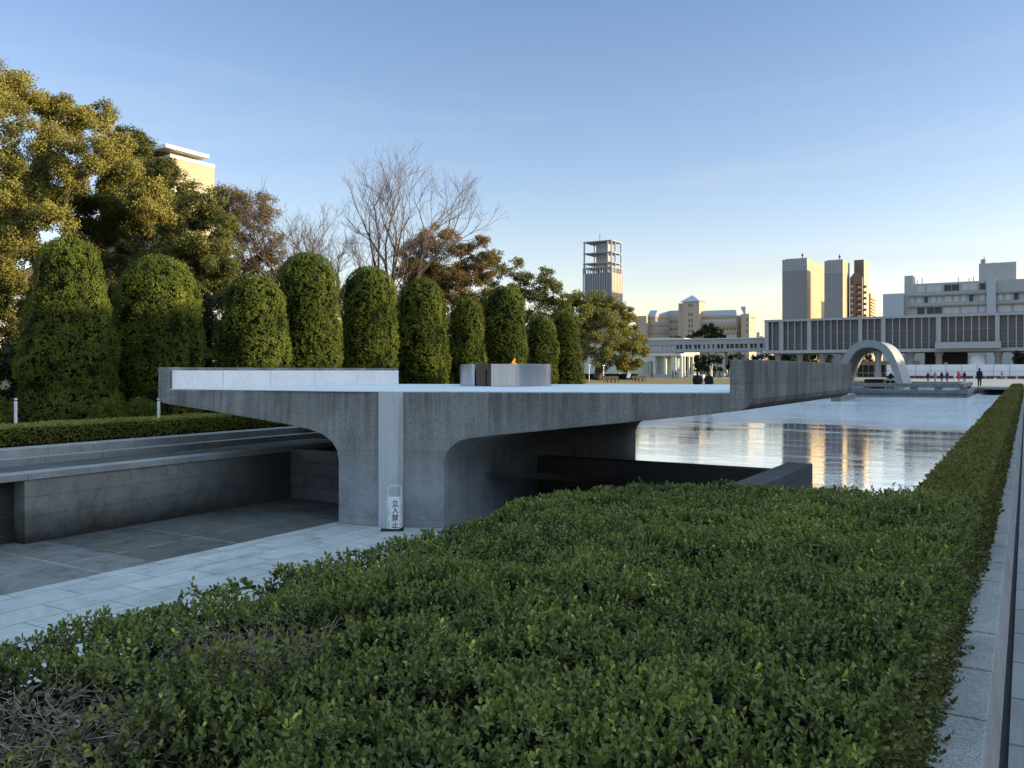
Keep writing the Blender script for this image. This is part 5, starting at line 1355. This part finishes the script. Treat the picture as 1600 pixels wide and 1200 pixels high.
for i, (px, lab) in enumerate(((1387, 'white ringed flower stand under the arch beside the chest'), (1395, 'white ringed flower stand nearest the right leg of the arch'))):
    x, dd_ = PT(px, ta_ + 2); wv = bld('flower_stand', lab, 'flower stand', (x, ta_ + 2, zf)); wv['group'] = 'flower stands under the arch'
    g = MB(); m_ = [(x + .26 * math.cos(a * math.pi / 8), ta_ + 2, zf + .6 + .26 * math.sin(a * math.pi / 8)) for a in range(17)]; g.tube(m_, .07, 6, False); g.build('wreath', M['white_paint'], wv)
    for sx_ in (-.2, .2):
        g = MB(); g.tube([(x + sx_, ta_ + 2, zf), (x, ta_ + 2.1, zf + .9)], .025, 6); g.build('leg', M['white_paint'], wv)
    g = MB(); g.lathe([(.02, zf + .5), (.2, zf + .55), (.16, zf + .72), (.01, zf + .75)], x, ta_ + 1.95, 8); g.build('flowers', M['dark_leaf'], wv)

g = MB(); g.box(-17.4, -.64, 94.2, 94.5, -1.2, -.006); tag(g.build('pond_end_wall', M['granite_low'], None), 'grey stone wall at the far end of the pond behind the terrace', 'wall')
# pond far edge ledge and the white drain block at the terrace corner
g = MB(); g.box(cr + .5, -.63, 88.0, 94.6, -.12, .08)
tag(g.build('pond_ledge', M['kerb'], None, .01), 'pale stone ledge bridging the corner of the pond beside the terrace', 'ledge')
g = MB(); g.box(cr + .9, -.64, 91, 91.5, WATER - .1, -.125); tag(g.build('ledge_support', M['granite_low'], None), 'shaded wall under the stone ledge at the end of the pond', 'wall')
lx1, ly1 = P(1314, 627, WATER); lx0 = PT(1298, ly1)[0]; ly2, _ = PL(1336, lx1)
dd_ = PT(1314, ly1)[1]; db_ = bld('outlet_block', 'small pale box with four dark round holes standing in the water before the arch', 'outlet box', ((lx0 + lx1) / 2, (ly1 + ly2) / 2, WATER))
zt_ = Zd(617.5, dd_)
g = MB(); g.box(lx0, lx1, ly1, ly2, WATER - .3, zt_); g.build('body', M['kerb'], db_, .02)
for k in range(4):
    yy = ly1 + (ly2 - ly1) * (.3 + .18 * k); g = MB()
    c_ = [(lx1 + .012, yy + .17 * math.cos(a), WATER + .14 + .2 * math.sin(a)) for a in [math.pi * j / 8 for j in range(9)]]
    g.add(c_, [tuple(range(9))]); g.build('hole', M['black_plastic'], db_)

# ------------------------------------------------------------------ people
def person(name_label, px, d, h, z0, face, top, legs, hair='hair', cat='person', group=None, walk=0.0, bow=0.0, hem=.0, bag=None, seed=0, wide=1.0):
    l_, t_ = PD(px, d)
    rd = random.Random(seed)
    me = bpy.data.meshes.new('tmp'); V = []; E_ = []; Rr = []
    def v(x, y, z, r, par=None):
        V.append((x, y, z)); Rr.append(r)
        if par is not None: E_.append((par, len(V) - 1))
        return len(V) - 1
    # faces -Y; unit height 1.7
    b = bow
    pel = v(0, 0, .93, (.155 * wide, .115))
    sp = v(0, -.10 * b, 1.12, (.15 * wide, .115), pel); ch = v(0, -.28 * b, 1.33 - .05 * b, (.175 * wide, .12), sp); nk = v(0, -.38 * b, 1.46 - .1 * b, (.07, .07), ch)
    hd1 = v(0, -.01 - .45 * b, 1.53 - .13 * b, (.088, .098), nk); v(0, -.015 - .5 * b, 1.62 - .16 * b, (.102, .122), hd1); v(0, -.005 - .5 * b, 1.70 - .16 * b, (.075, .09), len(V) - 1)
    for s in (-1, 1):
        wk = walk * s
        hp_ = v(.085 * s * wide, 0, .86, (.105 * wide, .105), pel); kn = v(.095 * s * wide, -.18 * wk - .02, .48, (.078 * wide, .078), hp_); an = v(.095 * s, -.30 * wk if wk > 0 else -.36 * wk, .085 + (.05 if wk < 0 else 0), (.058, .058), kn)
        v(.10 * s, V[an][1] - .15, .045 + (.0 if wk >= 0 else .0), (.045, .035), an)
        sh = v(.185 * s * wide, -.30 * b, 1.40 - .06 * b, (.068, .068), ch); el = v(.222 * s * wide, .03 - .3 * b + .12 * wk, 1.12 - .04 * b, (.06, .064), sh); wr = v(.218 * s * wide, -.09 - .36 * b + .2 * wk, .90, (.034, .034), el)
        pm = v(.216 * s * wide, -.12 - .36 * b + .22 * wk, .83, (.038, .022), wr)
    me.from_pydata(V, E_, []); ob_ = bpy.data.objects.new('tmp', me); col.objects.link(ob_)
    mod = ob_.modifiers.new('skin', 'SKIN'); mod.use_smooth_shade = True
    for i, r0 in enumerate(Rr): me.skin_vertices[0].data[i].radius = r0
    me.skin_vertices[0].data[0].use_root = True
    ss = ob_.modifiers.new('sub', 'SUBSURF'); ss.levels = 1; ss.render_levels = 1
    dgr = bpy.context.evaluated_depsgraph_get(); m_ = bpy.data.meshes.new_from_object(ob_.evaluated_get(dgr))
    bpy.data.objects.remove(ob_)
    bm = bmesh.new(); bm.from_mesh(m_)
    # hands: palm runs into four fingers of different length and a thumb
    def tube_bm(pts, rs):
        t = MB(); t.tube(pts, rs, 5); vv = [bm.verts.new(p) for p in t.v]
        for f in t.f:
            try: fc = bm.faces.new([vv[i] for i in f]); fc.smooth = True
            except ValueError: pass
    for s, pi in ((-1, None), (1, None)):
        wk = walk * s; hx_, hy_, hz_ = .216 * s * wide, -.12 - .36 * b + .22 * wk, .83
        for k, ln in enumerate((.075, .085, .08, .06)):
            y_ = hy_ - .03 + .02 * k
            tube_bm([(hx_, y_, hz_ - .02), (hx_ - .004 * s, y_ - .006, hz_ - .02 - ln * .55), (hx_ - .022 * s, y_ - .012, hz_ - .02 - ln)], [.0095, .0085, .006])
        tube_bm([(hx_ - .01 * s, hy_ - .03, hz_ + .015), (hx_ - .03 * s, hy_ - .055, hz_ - .025), (hx_ - .035 * s, hy_ - .06, hz_ - .055)], [.011, .0095, .007])
    # nose and ears
    hy0, hz0 = -.015 - .5 * b, 1.62 - .16 * b
    tube_bm([(0, hy0 - .085, hz0 + .02), (0, hy0 - .118, hz0 - .012), (0, hy0 - .09, hz0 - .02)], [.009, .014, .01])
    for s in (-1, 1): tube_bm([(.078 * s, hy0 + .01, hz0 - .03), (.09 * s, hy0 + .015, hz0), (.08 * s, hy0 + .01, hz0 + .025)], [.01, .014, .01])
    waist = .90 - hem
    for f in bm.faces:
        c = f.calc_center_median(); ax_ = abs(c.x)
        if c.z > 1.46 - .12 * b and ax_ < .13: mi = 2
        elif c.z < .095: mi = 3
        elif ax_ > .19 * wide and c.z < .905 and c.z > .6: mi = 2
        elif c.z < waist: mi = 1
        else: mi = 0
        f.material_index = mi
    bm.to_mesh(m_); bm.free()
    m_.materials.clear()
    for k_ in (M['cl_' + top], M['cl_' + legs], M['skin'], M['cl_black']): m_.materials.append(k_)
    s_ = h / 1.72
    root = empty('person', name_label, 'person', (l_, t_, z0), group, face); root.scale = (s_, s_, s_)
    bo = bpy.data.objects.new('body', m_); link(bo, root); m_.name = 'body'
    t = MB(); pr = [(.108 * math.sin(a), 1.628 - .16 * b + .112 * math.cos(a)) for a in [math.pi * .60 * k / 7 for k in range(8)]]
    t.lathe([(max(r0, .001), z_) for r0, z_ in pr], 0, .012 - .5 * b, 14)
    vs_ = [(x, y + .012 if y > .02 - .5 * b else y * 1.0, z_) for x, y, z_ in t.v]
    hm = bpy.data.meshes.new('hair'); hm.from_pydata([(x * 1.0, (y - (.012 - .5 * b)) * 1.12 + .03 - .5 * b, z_) for x, y, z_ in vs_], [], t.f); hm.materials.append(M[hair])
    for p_ in hm.polygons: p_.use_smooth = True
    link(bpy.data.objects.new('hair', hm), root)
    if hem:      # coat skirt
        t = MB(); t.lathe([(.15 * wide, 1.3), (.19 * wide, 1.15), (.19 * wide, .95), (.20 * wide, .9 - hem), (.19 * wide, .9 - hem)], 0, 0, 16)
        cm_ = bpy.data.meshes.new('coat'); cm_.from_pydata([(x, y * .75, z_) for x, y, z_ in t.v], [], t.f); cm_.materials.append(M['cl_' + top])
        for p_ in cm_.polygons: p_.use_smooth = True
        link(bpy.data.objects.new('coat', cm_), root)
    if bag:
        t = MB(); t.box(-.15, .15, .10, .26, 1.0, 1.38); cm_ = bpy.data.meshes.new('backpack'); cm_.from_pydata(t.v, [], t.f); cm_.materials.append(M['cl_' + bag])
        bm = bmesh.new(); bm.from_mesh(cm_); bmesh.ops.bevel(bm, geom=bm.edges[:], offset=.05, segments=2, affect='EDGES'); bm.to_mesh(cm_); bm.free()
        bp_ = bpy.data.objects.new('backpack', cm_); col.objects.link(bp_); bp_.parent = root
    return root
AWAY = math.pi
person('person in a long dark coat standing alone on the pond ledge', 1530.5, 79.5, 1.74, .08, .3, 'black', 'brown', hem=.18, seed=1)
person('stout person in a black jacket beyond the deck, left of the pair', 1090, 54, 1.52, 0, AWAY + .3, 'black', 'black', seed=2, wide=1.35, hem=.12, group='pair in black beyond the deck')
person('stout person in a black jacket beyond the deck, right of the pair', 1107.5, 53, 1.50, 0, AWAY - .2, 'black', 'navy', seed=3, wide=1.4, hem=.12, group='pair in black beyond the deck')
G8 = 'visitors behind the terrace'
for i, (px, h, top, legs, bag, lab) in enumerate(((1450, 1.36, 'black', 'black', None, 'visitor in black at the left end of the group behind the terrace'), (1461, 1.38, 'grey', 'tan', None, 'visitor in a light grey jacket second from the left behind the terrace'), (1471.5, 1.42, 'black', 'navy', 'black', 'visitor in black third from the left behind the terrace'), (1480, 1.42, 'navy', 'black', None, 'visitor in dark navy left of the middle gap behind the terrace'), (1491.5, 1.3, 'white', 'navy', None, 'shorter visitor in a white top beside the one in red'), (1498, 1.58, 'red', 'black', None, 'visitor in a bright red coat behind the terrace'), (1507, 1.44, 'black', 'grey', 'navy', 'visitor in black at the right end of the group behind the terrace'))):
    person(lab, px, 119, h, .02, AWAY + random.uniform(-.7, .7) if i not in (5,) else .4, top, legs, group=G8, bag=bag, seed=10 + i, hem=.25 if top == 'red' else .05)
person('walker in grey passing in front of the white hoarding', 1565.5, 150, 1.55, .02, -1.2, 'grey', 'black', walk=.9, seed=20)
person('person in dark clothes with a pale cap bowing beside the arch leg', 1391, dA_ + 9, 1.5, 0, .5, 'black', 'black', 'cl_white', bow=.5, seed=21)
GP = 'visitors near the pavilion and bridge pier'
for i, (px, d, top, legs, lab) in enumerate(((1018.5, 168, 'navy', 'black', 'small figure in navy by the curved glass of the pavilion'), (1051.5, 165, 'black', 'black', 'small figure in black in front of the pavilion columns'), (1056, 166, 'navy', 'denim', 'small figure in blue in front of the right pavilion columns'), (1115.5, 170, 'black', 'denim', 'small figure in black left of the bridge pier'), (1124.5, 168, 'navy', 'black', 'small figure in navy against the bridge pier'), (1139, 166, 'grey', 'denim', 'small figure in grey right of the bridge pier'))):
    person(lab, px, d, 1.66, 0, random.uniform(0, 6.28), top, legs, group=GP, seed=30 + i, walk=random.choice((0, .6)))

# ------------------------------------------------------------------ lamps, benches, boards on the lawn side
GL = 'globe lamps beside the round tree'
for i, (px, yt, yb, lab) in enumerate(((920.5, 570, 595, 'first globe lamp from the left under the round tree'), (943, 570, 596, 'globe lamp standing behind the left row of benches'), (968, 571, 592, 'globe lamp between the two rows of benches'), (982.5, 571, 590, 'globe lamp nearest the pavilion, by the reddish tree'))):
    d = F * CAMZ / (yb - HY) * .98; l_, t_ = PD(px, d); z1 = Zd(yt, d); s_ = d / F
    o = empty('globe_lamp', lab, 'street lamp', (l_, t_, 0), GL)
    g = MB(); g.tube([(l_, t_, 0), (l_, t_, z1 - 2.4 * s_)], .05, 8); g.build('pole', M['grey_metal'], o)
    g = MB(); g.lathe([(.06, z1 - 2.6 * s_), (1.6 * s_, z1 - 1.9 * s_), (2.6 * s_, z1 - .8 * s_), (2.3 * s_, z1 - .2 * s_), (.02, z1)], l_, t_, 14); g.build('lamp_shade', M['lamp_white'], o, 0, True)
GB = 'wooden benches on the lawn edge'
bnames = ['first bench from the left under the round tree', 'second bench from the left under the round tree', 'third bench from the left under the round tree', 'fourth bench under the round tree, nearest the second lamp', 'first bench of the row in front of the pavilion', 'second bench of the row in front of the pavilion', 'third bench of the row in front of the pavilion', 'last bench of the row in front of the pavilion']
wood = plain('bench_wood', (.22, .14, .09), .8)
for i, px in enumerate((946, 952, 958, 964, 990, 995.5, 1001, 1006.5)):
    d = 112 if i < 4 else 122; l_, t_ = PD(px, d)
    o = empty('park_bench', bnames[i], 'bench', (l_, t_, 0), GB, .5)
    m_ = world_matrix(o)
    def lb(x0, x1, y0, y1, z0, z1, nm, mt, o=o, m_=m_):
        t = MB(); t.box(x0, x1, y0, y1, z0, z1); q = MB(); q.add([m_ @ Vector(p) for p in t.v], t.f); q.build(nm, mt, o)
    lb(-.24, .24, -.25, .2, .38, .44, 'seat', wood); lb(-.24, .24, .2, .26, .5, .85, 'backrest', wood)
    for sx_ in (-.2, .2): lb(sx_ - .03, sx_ + .03, -.2, .25, 0, .379, 'leg', M['dark_metal'])
l_, t_ = PD(982, 128); o = empty('info_board', 'tilted white information board on legs between the bench rows', 'board', (l_, t_, 0))
g = MB(); g.add([(l_ - .25, t_ - .25, .5), (l_ + .3, t_ - .25, .5), (l_ + .3, t_ + .25, 1.15), (l_ - .25, t_ + .25, 1.15), (l_ - .25, t_ - .22, .46), (l_ + .3, t_ - .22, .46), (l_ + .3, t_ + .28, 1.11), (l_ - .25, t_ + .28, 1.11)], [(0, 1, 2, 3), (7, 6, 5, 4), (0, 4, 5, 1), (1, 5, 6, 2), (2, 6, 7, 3), (3, 7, 4, 0)]); g.build('panel', M['white_paint'], o)
for sx_ in (-.2, .25):
    g = MB(); g.tube([(l_ + sx_, t_, 0), (l_ + sx_, t_, .78)], .03, 6); g.build('leg', M['dark_metal'], o)
l_, t_ = PD(1111, 130); o = empty('pollard_trunk', 'pale forked bare trunk standing behind the right one of the pair in black', 'tree trunk', (l_, t_, 0))
g = MB(); g.tube([(l_, t_, 0), (l_ + .03, t_, .9), (l_ + .02, t_, 1.7)], [.26, .2, .17], 9); g.tube([(l_ + .02, t_, 1.6), (l_ - .1, t_, 2.05), (l_ - .2, t_, 2.35)], [.15, .11, .07], 7); g.tube([(l_ + .02, t_, 1.6), (l_ + .14, t_, 2.1), (l_ + .22, t_, 2.5)], [.15, .1, .06], 7); g.build('trunk', M['cream'], o)
# clipped hedge behind the benches
l0_, t0_ = PD(905, 150); l1_, t1_ = PD(995, 150)
hh = empty('bench_hedge', 'dark clipped hedge behind the benches under the round tree', 'hedge', ((l0_ + l1_) / 2, t0_, 0))
n = 9000; u = rng.uniform(size=n)
C = np.stack([l0_ + (l1_ - l0_) * u, t0_ + (t1_ - t0_) * u + rng.uniform(-.6, .6, n), rng.uniform(0, .95, n)], 1)
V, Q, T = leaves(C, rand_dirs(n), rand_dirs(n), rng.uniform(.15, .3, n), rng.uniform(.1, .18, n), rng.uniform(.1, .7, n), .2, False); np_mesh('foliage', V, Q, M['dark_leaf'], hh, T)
